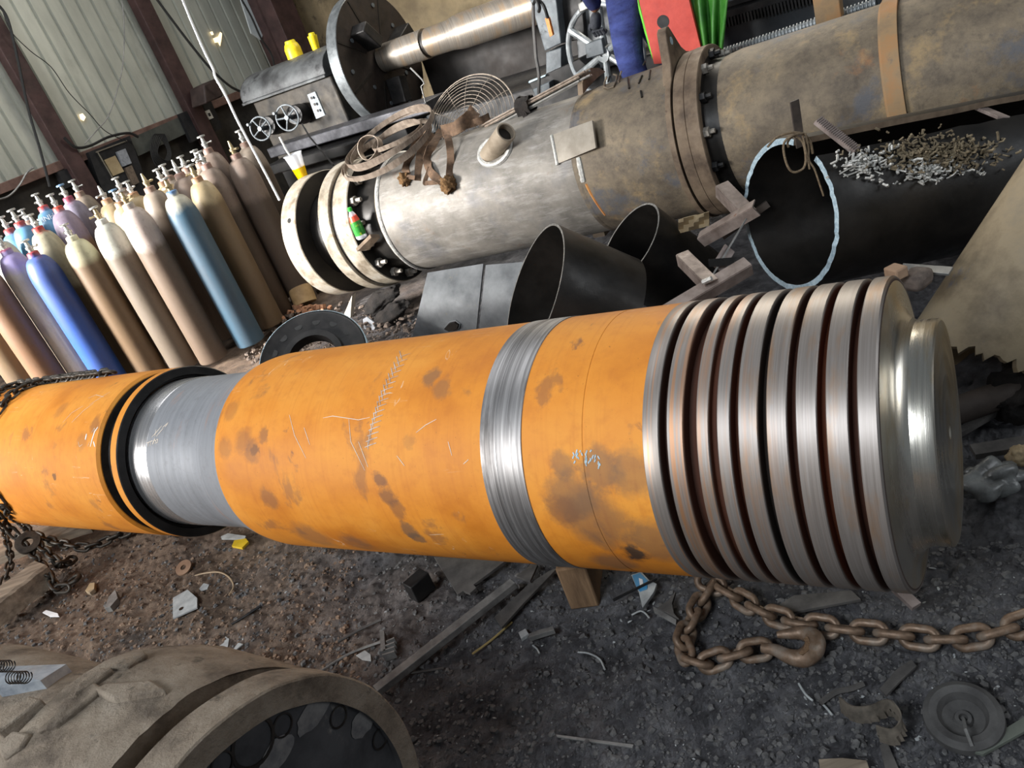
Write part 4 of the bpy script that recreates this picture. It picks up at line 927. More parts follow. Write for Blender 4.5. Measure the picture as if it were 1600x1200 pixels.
# ================================================================== LATHE
bf = 6.35
lat = thing('lathe', 'heavy dark grey lathe with round faceplate along the back wall', 'lathe', AB(-6.2, 7.0, 0))
c0 = ab(hb(378, 158, bf)); c1_ = ab(hb(382, 171, bf)); c2_ = ab(hb(515, 111, bf)); tp = ab(hb(392, 133, bf + .3)); fpa, fpb, fpz, fpR = -5.483, 7.0, 1.584, .653
a0, a1, zb = c0[0], fpa - .22, (c1_[2] + c2_[2])/2
zt = tp[2] + .10
M_head = gritty('dusty_machine_cover', S(44, 44, 45), S(88, 90, 91), scale=4, rough=.5, metal=.2, spots=S(30, 30, 32), spot_t=.56, spot_scale=4)
prof = [(bf, zb), (bf - .02, zb), (bf - .02, zb + .02), (bf, zb + .03)] + [(bf + .35*(1 - math.cos(t)), zb + .05 + (zt - zb - .05)*math.sin(t)) for t in np.linspace(.05, PI/2, 8)] + [(7.7, zt), (7.7, zb)]
MB().grid([[AB(a_, b_, z_) for b_, z_ in prof] for a_ in (a0, a0 + .01, a1)]).slab([AB(a0, b_, z_) for b_, z_ in prof], VA, -.01).slab([AB(a1, b_, z_) for b_, z_ in prof], VA, .01).build('headstock_cover', M_head, lat, angle=30)
RABZ = Matrix((VA, VB, VZ)).transposed().to_4x4()
def abox(b, aa, bb, zz): return b.box(AB(sum(aa)/2, sum(bb)/2, sum(zz)/2), (aa[1]-aa[0], bb[1]-bb[0], zz[1]-zz[0]), RABZ)
M_sooty = gritty('oily_machine_front', S(30, 28, 26), S(66, 60, 52), scale=6, rough=.55, metal=.2, spots=S(112, 90, 70), spot_t=.67, spot_scale=5)
abox(MB(), (a0 + .08, a1), (bf + .05, 7.65), (.35, zb)).build('headstock', M_sooty, lat, bevel=.02)
for i, (px, py, rr) in enumerate(((407, 201, .115), (449, 184, .122))):
    c_ = hb(px, py, bf - .28); Mh = frame(-VB*.9 + VA*.28 + VZ*.15, VZ, c_); hw = thing_ = MB().tube([Mh @ Vector((0, rr*math.cos(t), rr*math.sin(t))) for t in np.linspace(0, 2*PI, 40)[:-1]], .009, 8, closed=True).build('handwheel', M_lathe_grey, lat)
    for k_ in range(4 + i):
        t = 2*PI*k_/(4 + i) + .5; MB().tube([c_, Mh @ Vector((0, rr*math.cos(t), rr*math.sin(t)))], .009, 8).build('spoke', M_lathe_grey, hw)
    MB().tube([Mh @ Vector((.02, 0, 0)), Mh @ Vector((-.3, 0, 0))], .024, 12).build('hub', M_lathe_grey, hw)
    MB().tube([Mh @ Vector((0, -rr*.8, rr*.6)), Mh @ Vector((.06, -rr*.8, rr*.6))], .014, 10).build('grip', M_lathe_grey, hw)
    MB().rev([(0, 0), (0, .09), (-.12, .10), (-.20, .10)], 28, Matrix.Translation(-VB*-.10) @ Mh).build('gear_cover', M_dark, lat)
pl_ = [hb(480, 148, bf - .42), hb(492, 143, bf - .42), hb(508, 180, bf - .42), hb(494, 186, bf - .42)]
pa = MB().slab(pl_, -VB, .02).build('switch_plate', gritty('pale_switch_plate', S(104, 110, 114), S(132, 138, 142), rough=.5), lat)
for x, y in ((487, 153), (492, 163), (497, 173)):
    c_ = hb(x, y, bf - .44); MB().tube([c_, c_ - VB*.004], .013, 12).build('plate_hole', M_blackgroove, pa)
# bed, rails
zr = ab(hb(500, 216, bf - .2))[2]
M_rail = gritty('scraped_bed_rail', S(48, 48, 52), S(84, 84, 88), scale=10, rough=.45, metal=.4)
abox(MB(), (a0 + .3, -4.5), (bf - .25, bf + .1), (zr - .05, zr + .05)).build('bed_rail', M_rail, lat, bevel=.01)
zr2 = ab(hb(500, 244, bf - .35))[2]
abox(MB(), (a0 + .3, -4.7), (bf - .4, bf + .1), (zr2 - .05, zr2 + .05)).build('bed_rail', M_dark, lat, bevel=.01)
abox(MB(), (a0 + .2, -2.02), (bf - .1, 7.7), (.0, zr - .1)).build('bed', M_dark, lat, bevel=.02)
abox(MB(), (-5.42, -1.4), (7.55, 7.7), (.2, 1.46)).build('dark_backing', gritty('dark_brown_backing', S(18, 15, 13), S(34, 28, 24), scale=2, rough=.7), lat)  # added panel, its dark colour stands in for the gloom below the work
# faceplate and work
Mfp = frame(VA, VZ, AB(fpa, fpb, fpz))
MB().rev([(-.14, .1), (-.14, fpR - .01), (-.13, fpR), (-.005, fpR), (0, fpR - .006)], 96, Mfp).build('faceplate_rim', gritty('grey_turned_rim', S(84, 88, 90), S(122, 126, 128), scale=8, rough=.4, metal=.5), lat)
fpl = MB().rev([(0, fpR - .006), (0, 0)], 96, Mfp).build('faceplate', gritty('brown_black_faceplate', S(34, 29, 26), S(56, 47, 42), scale=6, rough=.55, metal=.3), lat)
for i in range(8):
    t = 2*PI*i/8 + .3; c_ = Mfp @ Vector((.003, .43*math.cos(t), .43*math.sin(t))); d_ = Mfp.to_3x3() @ Vector((0, math.cos(t), math.sin(t)))
    bar(c_ - d_*.19, c_ + d_*.2, .022, .006, up=VA).build('radial_slot', M_blackgroove, fpl)
for i in range(10):
    t = 2*PI*i/10; rr = .36 + .08*(i % 3); c_ = Mfp @ Vector((.004, rr*math.cos(t), rr*math.sin(t))); MB().tube([c_, c_ + VA*.006], .022, 10).build('plate_hole', M_lathe_grey, fpl)
for t in (2.3, .4, -1.7):
    d_ = Mfp.to_3x3() @ Vector((0, math.cos(t), math.sin(t))); c_ = Mfp @ Vector((.09, .30*math.cos(t), .30*math.sin(t))); bar(c_ - d_*.10, c_ + d_*.16, .12, .18, up=VA).build('chuck_jaw', M_dark, fpl, bevel=.01)
wtop = ab(hb(602, 54, fpb)); wbot = ab(hb(608, 100, fpb)); wR = (wtop[2] - wbot[2])/2*1.02; wz = (wtop[2] + wbot[2])/2
Mw = frame(VA, VZ, AB(0, fpb, fpz + .0))
M_work = m_turned('lathe_work_steel', S(112, 105, 96), S(150, 142, 132), .38, .6, S(150, 126, 98), .5)[0].m
work = thing('turned_shaft', 'steel shaft workpiece held in the faceplate of the lathe', 'shaft', AB(fpa, fpb, fpz - wR))
def wa(px, py): return ab(hb(px, py, fpb - wR))[0]
wa0, wa1, wa2, wa3 = fpa + .02, wa(654, 70), wa(660, 70), wa(705, 55)
MB().rev([(wa0, 0), (wa0, wR), (wa1, wR*1.03), (wa1, wR*.8)], 64, Mw).build('spigot', M_work, work)
MB().rev([(wa1, wR*.9), (wa2 + .02, wR*.9)], 64, Mw).build('groove', M_blackgroove, work)
MB().rev([(wa2, wR*.86), (wa2, wR*.98), (wa3 - .1, wR*1.0), (wa3, wR*1.12), (wa3 + .06, wR*1.16), (-1.9, wR*1.18), (-1.9, 0)], 64, Mw).build('barrel', M_work, work)
# carriage: tool column, boxes, big handwheel, toothed rack and lead screw
cr = thing('lathe_carriage', 'grey lathe carriage with a tool column and large spoked handwheel', 'machine carriage', AB(-2.6, 6.0, 1.0))
def quadbox(pts, b0, dep): return MB().slab([hb(x, y, b0) for x, y in pts], -VB, dep)
quadbox([(822, -20), (866, -28), (877, 68), (851, 80)], 5.95, .3).build('tool_column', M_lathe_grey, cr, bevel=.008)
quadbox([(866, -28), (905, -36), (915, 60), (877, 68)], 6.05, .25).build('column_side', M_dark, cr, bevel=.008)
quadbox([(853, 82), (877, 74), (877, 118), (853, 126)], 5.97, .2).build('column_foot', M_lathe_grey, cr, bevel=.006)
quadbox([(826, 128), (905, 92), (925, 110), (834, 146)], 5.93, .25).build('cross_slide', M_dark, cr, bevel=.006)
quadbox([(826, 127), (852, 117), (852, 119), (826, 130)], 5.9, .03).build('slide_edge', M_bright, cr)
quadbox([(832, 140), (858, 128), (860, 148), (836, 150)], 5.85, .15).build('slide_block', M_lathe_grey, cr, bevel=.006)
quadbox([(896, 10), (960, -10), (968, 100), (905, 118)], 6.1, .3).build('apron', gritty('mid_grey_apron', S(92, 94, 96), S(126, 128, 130), scale=4, rough=.5), cr, bevel=.01)
quadbox([(914, 70), (940, 60), (944, 84), (916, 92)], 5.78, .1).build('apron_block', M_lathe_grey, cr, bevel=.006)
quadbox([(902, 6), (924, -4), (927, 10), (905, 20)], 5.78, .1).build('apron_block', M_grey, cr, bevel=.006)
og = quadbox([(851, 29), (857, 27), (864, 55), (859, 58)], 5.60, .03).build('pendant', plain('orange_pendant', S(226, 130, 52), .5), cr, bevel=.003)
hwc = hb(945, 83, 5.85); rr = .345; Mh = frame(-VB*.96 - VA*.28, VZ, hwc)
M_chrome = gritty('bright_handwheel', S(130, 136, 138), S(176, 180, 182), scale=10, rough=.35, metal=.4)
hw = MB().tube([Mh @ Vector((0, rr*math.cos(t), rr*math.sin(t))) for t in np.linspace(0, 2*PI, 60)[:-1]], .022, 10, closed=True).build('handwheel', M_chrome, cr)
for k_ in range(6):
    t = 2*PI*k_/6 + .36; MB().tube([hwc, Mh @ Vector((0, rr*math.cos(t), rr*math.sin(t)))], [.022, .03], 10).build('spoke', M_chrome, hw)
MB().rev([(-.06, .055), (.03, .06), (.035, .02), (.0, .018), (0, 0)], 28, Mh).build('hub', M_chrome, hw)
MB().tube([hwc, hwc + VB*.35], .035, 12).build('axle', M_lathe_grey, hw)
tag(MB().tube(curve_pts([hb(833, 5, 5.62), hb(834, 40, 5.62), hb(836, 65, 5.6), hb(838, 90, 5.6), hb(842, 115, 5.6), hb(842, 146, 5.62)], 40), .013, 7).build('twisted_cable', plain('grey_cable', S(92, 90, 88), .7)), 'twisted grey cable hanging down the tool column of the lathe', 'cable')
ct = MB(); ct.tube(curve_pts([hb(834, 6, 5.6), hb(838, 0, 5.55), hb(843, 12, 5.55), hb(842, 18, 5.58)], 20), .012, 7); ct.tube(curve_pts([hb(842, 0, 5.58), hb(850, 10, 5.56), hb(856, 28, 5.58)], 20), .012, 7)
tag(ct.build('pendant_cable', M_rubber), 'black cable loop leading to the orange pendant on the tool column', 'cable')
# toothed rack + lead screw at right
rk = thing('toothed_rack', 'dark lathe bed with a toothed rack seen over the flanged pipe', 'rack', AB(-.6, 6.3, 0))
za = ab(hb(1180, 75, 6.0)); zc = ab(hb(1180, 20, 6.05))
abox(MB(), (-2.0, 5.0), (6.0, 6.3), (.4, zc[2])).build('bed_front', gritty('blue_black_bed', S(34, 38, 42), S(54, 58, 62), scale=4, rough=.45), rk)
abox(MB(), (-2.0, 5.0), (5.98, 6.2), (zc[2], zc[2] + .07)).build('rack_bar', M_dark, rk)
nt_ = 100
for i in range(nt_):
    a_ = -1.75 + i*.018*1.25; abox(MB(), (a_, a_ + .012), (5.95, 6.0), (zc[2] - .03, zc[2] + .03)).build('rack_tooth', M_dark, rk, smooth=False)
abox(MB(), (-2.0, 5.0), (6.05, 6.5), (zc[2] + .12, zc[2] + .2)).build('guide_rail', M_lathe_grey, rk)
ls0, ls1 = hb(1118, 88, 5.75), hb(1376, 3, 5.75); ls = thing('lead_screw', 'bright threaded lead screw running behind the flanged pipe', 'lead screw', ls0)
n_ = 420; Ml = frame(ls1 - ls0, VZ, ls0); Ll = (ls1 - ls0).length; prof = []
for i in range(int(Ll/.022)): prof += [(i*.022, .026), (i*.022 + .006, .038), (i*.022 + .012, .038), (i*.022 + .018, .026)]
MB().rev(prof, 20, Ml).build('thread', M_chrome, ls, angle=20)
tag(quadbox([(1268, -12), (1308, -24), (1315, 28), (1275, 40)], 5.55, .12).build('tan_block', M_strap, bevel=.006), 'tan upright block standing across the lead screw', 'block')
# red plate and green tarp
rp_ = thing('red_plate', 'red painted steel plate with a round hole, standing behind the lifting lug', 'plate', hb(1060, 90, 5.27))
M_redp = gritty('scuffed_red_paint', S(182, 58, 48), S(206, 78, 64), scale=9, rough=.5, spots=S(214, 130, 112), spot_t=.70)
o_ = MB().slab([hb(992, -26, 5.27), hb(1070, -26, 5.27), hb(1100, 95, 5.27), hb(1022, 100, 5.27)], -VB, .03).build('plate', M_redp, rp_)
c_ = hb(1036, 34, 5.269); MB().tube([c_ + VB*.004, c_ - VB*.0015], .040, 20).build('plate_hole', M_rubber, rp_)
M_tarp = gritty('green_tarpaulin', S(38, 96, 30), S(74, 140, 52), scale=5, rough=.5, bump=.3, bscale=18)
def tarp(x0, x1, y0, y1, x0b, x1b, b0, amp, n=26, m=20):
    rows = []
    for j in range(m+1):
        v = j/m; r = []
        for i in range(n+1):
            u = i/n; x = (x0*(1-v) + x0b*v)*(1-u) + (x1*(1-v) + x1b*v)*u; y = y0 + (y1-y0)*v - 8*u; r.append(hb(x, y, b0 + amp*math.sin(u*17 + 2*v)*(.4 + v) + amp*.8*math.sin(u*5 - 3*v)))
        rows.append(r)
    return rows
tag(MB().grid(tarp(1072, 1142, -30, 95, 1100, 1128, 5.33, .03), .004).build('green_tarp', M_tarp, angle=180), 'green tarpaulin hanging in folds right of the red plate', 'tarpaulin')
tag(MB().grid(tarp(984, 1000, -30, 92, 1020, 1026, 5.30, .008), .004).build('green_sheet', plain('bright_green_sheet', S(110, 208, 60), .5), angle=180), 'bright green sheet edge showing left of the red plate', 'sheet')
# bottles on the headstock
M_yel = gritty('yellow_bottle_plastic', S(206, 176, 20), S(232, 208, 40), scale=14, rough=.4, spots=S(196, 110, 40), spot_t=.62, spot_scale=10)
for (bx, by, tx, ty, r_, lab) in ((465, 97, 452, 63, .085, 'larger yellow plastic oil bottle standing on the headstock, nearer the corner column'), (496, 83, 486, 51, .05, 'slim yellow plastic bottle standing on the headstock, nearer the faceplate')):
    p_ = hb(bx, by, 6.75); q_ = hb(tx, ty, 6.75); hgt = (q_ - p_).length
    t_ = thing('oil_bottle', lab, 'bottle', p_, 'yellow bottles on the headstock'); Mb = frame(q_ - p_, -VB, p_)
    MB().rev([(0, 0), (0, r_*.9), (.01, r_), (hgt*.62, r_), (hgt*.82, r_*.82), (hgt*.86, r_*.7)] if r_ > .06 else [(0, 0), (0, r_*.7), (hgt*.15, r_*.75), (hgt*.86, r_)], 28, Mb).build('bottle', M_yel, t_)
    MB().rev([(hgt*.86, r_*.7), (hgt*.98, r_*.62), (hgt, r_*.5), (hgt, 0)], 20, Mb).build('cap', plain('yellow_cap', S(226, 206, 30), .4), t_)
# ================================================================== WORKER
def skin_body(name, joints, edges, mt, parent=None, at=None, sub=2):
    me = bpy.data.meshes.new(name); keys = list(joints); ix = {k: i for i, k in enumerate(keys)}
    off = at if at is not None else (Mof(parent).translation if parent is not None else Vector((0, 0, 0)))
    me.from_pydata([tuple(Vector(joints[k][0]) - off) for k in keys], [(ix[a], ix[b]) for a, b in edges], [])
    o = bpy.data.objects.new(name, me); COL.objects.link(o); me.materials.append(mt)
    if parent is not None: o.parent = parent
    else: o.location = off
    sk = o.modifiers.new('skin', 'SKIN'); sk.use_smooth_shade = True
    lay = me.skin_vertices[0] if me.skin_vertices else None
    if lay is None:
        bm = bmesh.new(); bm.from_mesh(me); bm.verts.layers.skin.verify(); bm.to_mesh(me); bm.free(); lay = me.skin_vertices[0]
    for k in keys:
        r = joints[k][1]; lay.data[ix[k]].radius = r if isinstance(r, tuple) else (r, r)
    lay.data[0].use_root = True
    s = o.modifiers.new('sub', 'SUBSURF'); s.levels = sub; s.render_levels = sub
    return o
M_navy = gritty('navy_work_cloth', S(44, 52, 100), S(66, 78, 138), scale=8, rough=.85, bump=.6, bdist=.04, bscale=7, streak=(1, 1, 2.2))
M_navy2 = gritty('darker_navy_cloth', S(40, 46, 88), S(58, 68, 122), scale=8, rough=.85, bump=.5, bdist=.012, bscale=22)
M_skin = gritty('brown_skin', S(120, 82, 60), S(142, 100, 76), scale=12, rough=.55, bump=.05)
M_glove = gritty('dark_work_glove', S(40, 42, 48), S(66, 68, 74), scale=20, rough=.8, bump=.4)
wb = 5.44
hipp = hb(980, -12, wb); hz = hipp.z; fz = hz - .92
wk = thing('person', 'person in navy work clothes and dark glove turning the large handwheel behind the flanged pipe', 'person', Vector((hipp.x, hipp.y, fz)))
fw = -VA; lf = -VB                                   # faces along the lathe, left side towards the yard
def W(f, l, z): return Vector((hipp.x, hipp.y, fz)) + fw*f + lf*l + VZ*z
hand = hb(932, 42, 5.5); hh_ = hand
wrist = hand + VZ*.10 - fw*.03; elbow = W(.18, .25, 1.16)
J = {'pelvis': (W(0, 0, .96), (.15, .125)), 'belly': (W(.03, 0, 1.12), (.145, .12)), 'chest': (W(.08, 0, 1.32), (.165, .13)), 'neck': (W(.12, 0, 1.48), .058), 'head0': (W(.15, 0, 1.56), .075), 'head1': (W(.17, 0, 1.64), .095), 'head2': (W(.165, 0, 1.71), .07),
 'hipl': (W(.0, .10, .88), .11), 'kneel': (W(.06, .12, .48), .075), 'ankl': (W(-.02, .12, .10), .055), 'toel': (W(.14, .13, .05), .045),
 'hipr': (W(-.02, -.10, .88), .11), 'kneer': (W(-.14, -.12, .48), .075), 'ankr': (W(-.24, -.12, .10), .055), 'toer': (W(-.09, -.13, .05), .045),
 'shl': (W(.09, .19, 1.38), .075), 'ell': (elbow, .058), 'wrl': (wrist, .04), 'shr': (W(.09, -.19, 1.38), .075), 'elr': (W(.22, -.24, 1.14), .055), 'wrr': (W(.42, -.18, 1.05), .038), 'har': (W(.50, -.17, 1.04), .035)}
Eg = [('pelvis', 'belly'), ('belly', 'chest'), ('chest', 'neck'), ('neck', 'head0'), ('head0', 'head1'), ('head1', 'head2'), ('pelvis', 'hipl'), ('hipl', 'kneel'), ('kneel', 'ankl'), ('ankl', 'toel'), ('pelvis', 'hipr'), ('hipr', 'kneer'), ('kneer', 'ankr'), ('ankr', 'toer'), ('chest', 'shl'), ('shl', 'ell'), ('ell', 'wrl'), ('chest', 'shr'), ('shr', 'elr'), ('elr', 'wrr'), ('wrr', 'har')]
skin_body('body', J, Eg, M_skin, wk)
JT = {'waist': (W(0, 0, 1.04), (.165, .14)), 'pelvis': (W(0, 0, .95), (.175, .15)), 'hl': (W(.0, .10, .84), .128), 'tl': (W(.035, .11, .66), .112), 'kl': (W(.055, .12, .47), .094), 'cl': (W(.0, .12, .30), .088), 'al': (W(-.03, .12, .10), .082), 'hr': (W(-.03, -.10, .84), .128), 'tr': (W(-.09, -.11, .66), .11), 'kr': (W(-.14, -.12, .47), .094), 'cr': (W(-.20, -.12, .30), .088), 'ar': (W(-.25, -.12, .10), .082)}
skin_body('trousers', JT, [('pelvis', 'waist'), ('pelvis', 'hl'), ('hl', 'tl'), ('tl', 'kl'), ('kl', 'cl'), ('cl', 'al'), ('pelvis', 'hr'), ('hr', 'tr'), ('tr', 'kr'), ('kr', 'cr'), ('cr', 'ar')], M_navy, wk)
JJ = {'chest': (W(.08, 0, 1.32), (.18, .15)), 'belly': (W(.03, 0, 1.12), (.175, .15)), 'hem': (W(.0, 0, .93), (.185, .165)), 'col': (W(.11, 0, 1.45), (.075, .075)), 'sl': (W(.09, .19, 1.37), .092), 'el': (elbow, .078), 'wl': (wrist + VZ*.02, .058), 'sr': (W(.09, -.19, 1.37), .092), 'er': (W(.22, -.24, 1.14), .075), 'wr': (W(.40, -.18, 1.055), .055)}
skin_body('jacket', JJ, [('chest', 'belly'), ('belly', 'hem'), ('chest', 'col'), ('chest', 'sl'), ('sl', 'el'), ('el', 'wl'), ('chest', 'sr'), ('sr', 'er'), ('er', 'wr')], M_navy2, wk)
gl = {'wrist': (wrist, .036), 'palm': (hand + VZ*.03, (.056, .042)), 'kn': (hand - VZ*.02 + fw*.01, (.056, .042))}; ge = [('wrist', 'palm'), ('palm', 'kn')]
skin_body('glove', gl, ge, M_glove, wk)
for i, ln_ in enumerate((.060, .070, .066, .052)):
    o_ = fw*(-.033 + .022*i); p0 = hand - VZ*.02 + o_; pts = [p0, p0 - VZ*.02 - lf*.02, p0 - VZ*.035 - lf*(.03 + .1*(ln_ - .05)), p0 - VZ*.025 - lf*ln_]
    MB().tube(curve_pts(pts, 9), .0135, 8).build('finger', M_glove, wk)
MB().tube(curve_pts([hand + VZ*.03 + fw*.035, hand + VZ*.0 + fw*.055 - lf*.01, hand - VZ*.02 + fw*.05 - lf*.03], 8), .012, 8).build('thumb', M_glove, wk)
M_hair = plain('black_hair', S(28, 24, 22), .7)
hc_ = W(.15, 0, 1.67); rows = []
for i in range(10):
    ph = .05 + 1.65*i/9; rows.append([hc_ + fw*(.108*math.sin(ph)*math.cos(t) - .012) + lf*(.098*math.sin(ph)*math.sin(t)) + VZ*(.112*math.cos(ph)) for t in np.linspace(0, 2*PI, 25)])
MB().grid(rows, .01).build('hair', M_hair, wk, angle=180)
nz_ = W(.262, 0, 1.615); MB().tube([nz_ + VZ*.03 - fw*.015, nz_ + fw*.012, nz_ - VZ*.006 - fw*.01], .013, 8).build('nose', M_skin, wk)
M_eye = plain('eye_white', S(230, 226, 220), .3); M_lip = plain('lips', S(120, 70, 60), .5)
for s_ in (-1, 1):
    MB().rev([(-.012, 0), (-.008, .008), (0, .012), (.008, .008), (.012, 0)], 12, frame(fw, VZ, W(.243, .034*s_, 1.645))).build('eye', M_eye, wk)
    MB().rev([(-.01, .0), (-.008, .03), (.006, .032), (.01, .0)], 14, frame(lf*s_, VZ, W(.15, .096*s_, 1.63)) ).build('ear', M_skin, wk)
MB().tube([W(.246, -.026, 1.575), W(.256, 0, 1.573), W(.246, .026, 1.575)], .006, 8).build('mouth', M_lip, wk)
M_boot = plain('black_boot', S(26, 24, 24), .6)
for f0, l0 in ((-.02, .12), (-.24, -.12)): MB().tube([W(f0 - .09, l0, .06), W(f0, l0, .062), W(f0 + .10, l0, .052), W(f0 + .19, l0, .04)], [.05, .058, .05, .035], 12).build('boot', M_boot, wk)
M_deck = gritty('duckboard_wood', S(70, 60, 50), S(106, 94, 80), scale=12, rough=.9, streak=(.3, .3, 1))
dk_ = MB(); ab_ = ab(Vector((hipp.x, hipp.y, fz)))
abox(dk_, (ab_[0] - .7, ab_[0] + .7), (wb - .22, wb + .22), (max(fz - .06, .02), fz - .0)); 
for q in (-.6, .6): abox(dk_, (ab_[0] + q - .05, ab_[0] + q + .05), (wb - .2, wb + .2), (-.03, fz - .03))
tag(dk_.build('duckboard', M_deck, smooth=False), 'raised duckboard that the person at the lathe stands on', 'platform')
# ================================================================== WALL FITTINGS
eb = thing('electrical_panel', 'open black electrical box with a tan board and breakers, low on the corrugated wall', 'electrical box', ha(185, 285, AW + .2))
def aplate(b, pts, a_, th): return b.slab([ha(x, y, a_) for x, y in pts], VA, th)
M_box = gritty('sooty_black_box', S(24, 24, 25), S(40, 40, 42), scale=5, rough=.7)
aplate(MB(), [(138, 238), (203, 212), (238, 310), (172, 330)], AW + .16, .12).build('case', M_box, eb)
aplate(MB(), [(163, 250), (180, 243), (194, 268), (177, 275)], AW + .18, .02).build('tan_board', gritty('tan_board', S(150, 132, 100), S(176, 158, 124)), eb)
aplate(MB(), [(183, 237), (196, 232), (206, 255), (193, 260)], AW + .2, .05).build('breaker', gritty('grey_breaker', S(120, 124, 130), S(156, 160, 166), scale=30), eb)
aplate(MB(), [(196, 262), (206, 258), (218, 285), (208, 290)], AW + .2, .04).build('breaker', gritty('brown_breaker', S(84, 74, 64), S(118, 104, 90), scale=30), eb)
M_trimw = gritty('pale_box_frame', S(110, 104, 92), S(140, 134, 120))
ft = MB(); ft.tube([ha(152, 237, AW + .19), ha(176, 278, AW + .19)], .008, 6).tube([ha(150, 238, AW + .19), ha(198, 220, AW + .19)], .008, 6); ft.build('frame', M_trimw, eb)
sw = thing('switch_box', 'black wall board with two white switches near the corner column', 'switch', ha(312, 184, AW + .2))
aplate(MB(), [(280, 178), (330, 158), (348, 200), (300, 222)], AW + .15, .06).build('board', M_box, sw)
for q in ((306, 180), (320, 174)):
    s2 = aplate(MB(), [(q[0], q[1]), (q[0] + 7, q[1] - 3), (q[0] + 14, q[1] + 10), (q[0] + 7, q[1] + 13)], AW + .18, .03).build('switch', plain('white_switch', S(206, 206, 200), .5), sw)
    aplate(MB(), [(q[0] + 5, q[1] + 3), (q[0] + 8, q[1] + 2), (q[0] + 10, q[1] + 7), (q[0] + 7, q[1] + 8)], AW + .186, .004).build('toggle', M_rubber, s2)
pc = thing('meter_box', 'dark meter box with a small pale label behind the pale blue cylinders', 'meter box', ha(112, 270, AW + .15))
aplate(MB(), [(92, 268), (118, 258), (130, 284), (104, 294)], AW + .14, .1).build('box', M_box, pc); aplate(MB(), [(111, 271), (122, 267), (126, 276), (115, 280)], AW + .146, .004).build('label', plain('pale_label', S(150, 160, 164), .6), pc)
aplate_ = aplate(MB(), [(204, 216), (284, 181), (296, 206), (216, 244)], AW + .10, .02)
tag(aplate_.build('grey_board', gritty('grey_green_board', S(58, 60, 56), S(84, 86, 80), scale=3, rough=.7)), 'grey green board under the rusty rail behind the cylinders', 'board')
def cable(name, label, pts, r, mt=M_rubber, a_=AW + .2): tag(MB().tube(curve_pts([ha(x, y, a_) for x, y in pts], 50), r, 6).build(name, mt), label, 'cable')
cable('hanging_cable', 'thick black cable sagging from the top of the wall down to the headstock', [(240, -8), (268, 30), (300, 72), (330, 108), (360, 135), (384, 146)], .016, a_=AW + .75)
cable('hanging_cable', 'thin grey wire hanging in a loose curve across the middle of the corrugated wall', [(190, -5), (194, 40), (193, 90), (186, 130), (170, 180), (150, 205), (132, 225)], .006, M_grey, AW + .3)
cable('hanging_cable', 'thin dark wire slanting over the left of the corrugated wall to the electrical box', [(5, 20), (18, 50), (48, 80), (80, 105), (108, 145), (140, 178), (165, 205), (200, 222)], .005, a_=AW + .3)
cable('hanging_cable', 'dark rope crossing the red post near the left edge of the wall', [(-5, 5), (12, 30), (28, 95), (44, 170), (62, 232), (78, 292)], .014, a_=AW + .45)
cable('hanging_cable', 'loose black cable looping over the rail left of the electrical box', [(100, 215), (118, 230), (140, 228), (170, 214), (200, 208), (216, 214)], .016, a_=AW + .25)
cable('hanging_cable', 'pale cable curving down the wall at the left edge above the cylinders', [(-4, 312), (14, 306), (30, 290), (42, 270), (52, 262)], .010, M_grey, AW + .3)
cable('hanging_cable', 'black cable dangling beside the corner column', [(372, -10), (392, 25), (408, 60), (424, 85), (430, 112)], .014, a_=AW + .55)
hs_ = MB()
for i in range(6): hs_.tube(curve_pts([ha(238 + 3*i, 214, AW + .2), ha(236 + 2*i, 240, AW + .22), ha(248 + 3*i, 262 - 2*i, AW + .22), ha(262 + i, 238, AW + .2), ha(248 + 2*i, 212, AW + .2)], 30, True), .008, 6, closed=True)
tag(hs_.build('cable_coil', M_rubber), 'coil of black cable hung on the board behind the cylinders', 'cable coil')
bgp = MB().slab([ha(370, -20, AW + .4), ha(392, -20, AW + .4), ha(416, 40, AW + .4), ha(408, 62, AW + .4), ha(393, 52, AW + .4)], VA, .02)
tag(bgp.build('pale_sheet', gritty('pale_blue_sheet', S(176, 184, 186), S(206, 212, 212), scale=6, rough=.6)), 'pale bluish sheet scrap hanging beside the corner column', 'sheet')
M_day = bpy.data.materials.new('daylight_gap'); M_day.use_nodes = True; q_ = M_day.node_tree.nodes['Principled BSDF']; q_.inputs['Base Color'].default_value = (1, .93, .8, 1); q_.inputs['Emission Color'].default_value = (1, .86, .66, 1); q_.inputs['Emission Strength'].default_value = 1.1
tag(MB().slab([ha(393, -8, AW + .06), ha(401, -8, AW + .06), ha(442, 92, AW + .06), ha(440, 104, AW + .06)], VA, .01).build('window_1', M_day), 'narrow gap of daylight between the corrugated wall and the corner column', 'opening', kind='structure')
M_hole = bpy.data.materials.new('sunlit_hole'); M_hole.use_nodes = True; q_ = M_hole.node_tree.nodes['Principled BSDF']; q_.inputs['Emission Color'].default_value = (1, .72, .38, 1); q_.inputs['Emission Strength'].default_value = 1.8
def hole(lst, n, lab):
    b = MB()
    for pts in lst: aplate(b, pts, AW + .03, .004)
    tag(b.build('window_%d' % n, M_hole), lab, 'hole', kind='structure')
hole([[(328, 50), (332, 49), (334, 54), (331, 55)], [(333, 60), (341, 57), (344, 50), (347, 52), (346, 62), (344, 72), (341, 66), (336, 67)]], 2, 'ragged sunlit hole in the corrugated wall right of the red post')
hole([[(124, 179), (129, 177), (134, 183), (131, 189), (126, 186)]], 3, 'small sunlit hole in the corrugated wall above the electrical box')
cpx = [(279, -16), (300, 36), (320, 82), (333, 108), (337, 122), (352, 148), (372, 190), (404, 250), (437, 313)]
cp_ = [hb(x, y, 4.55 - .45*i/8) for i, (x, y) in enumerate(cpx)]
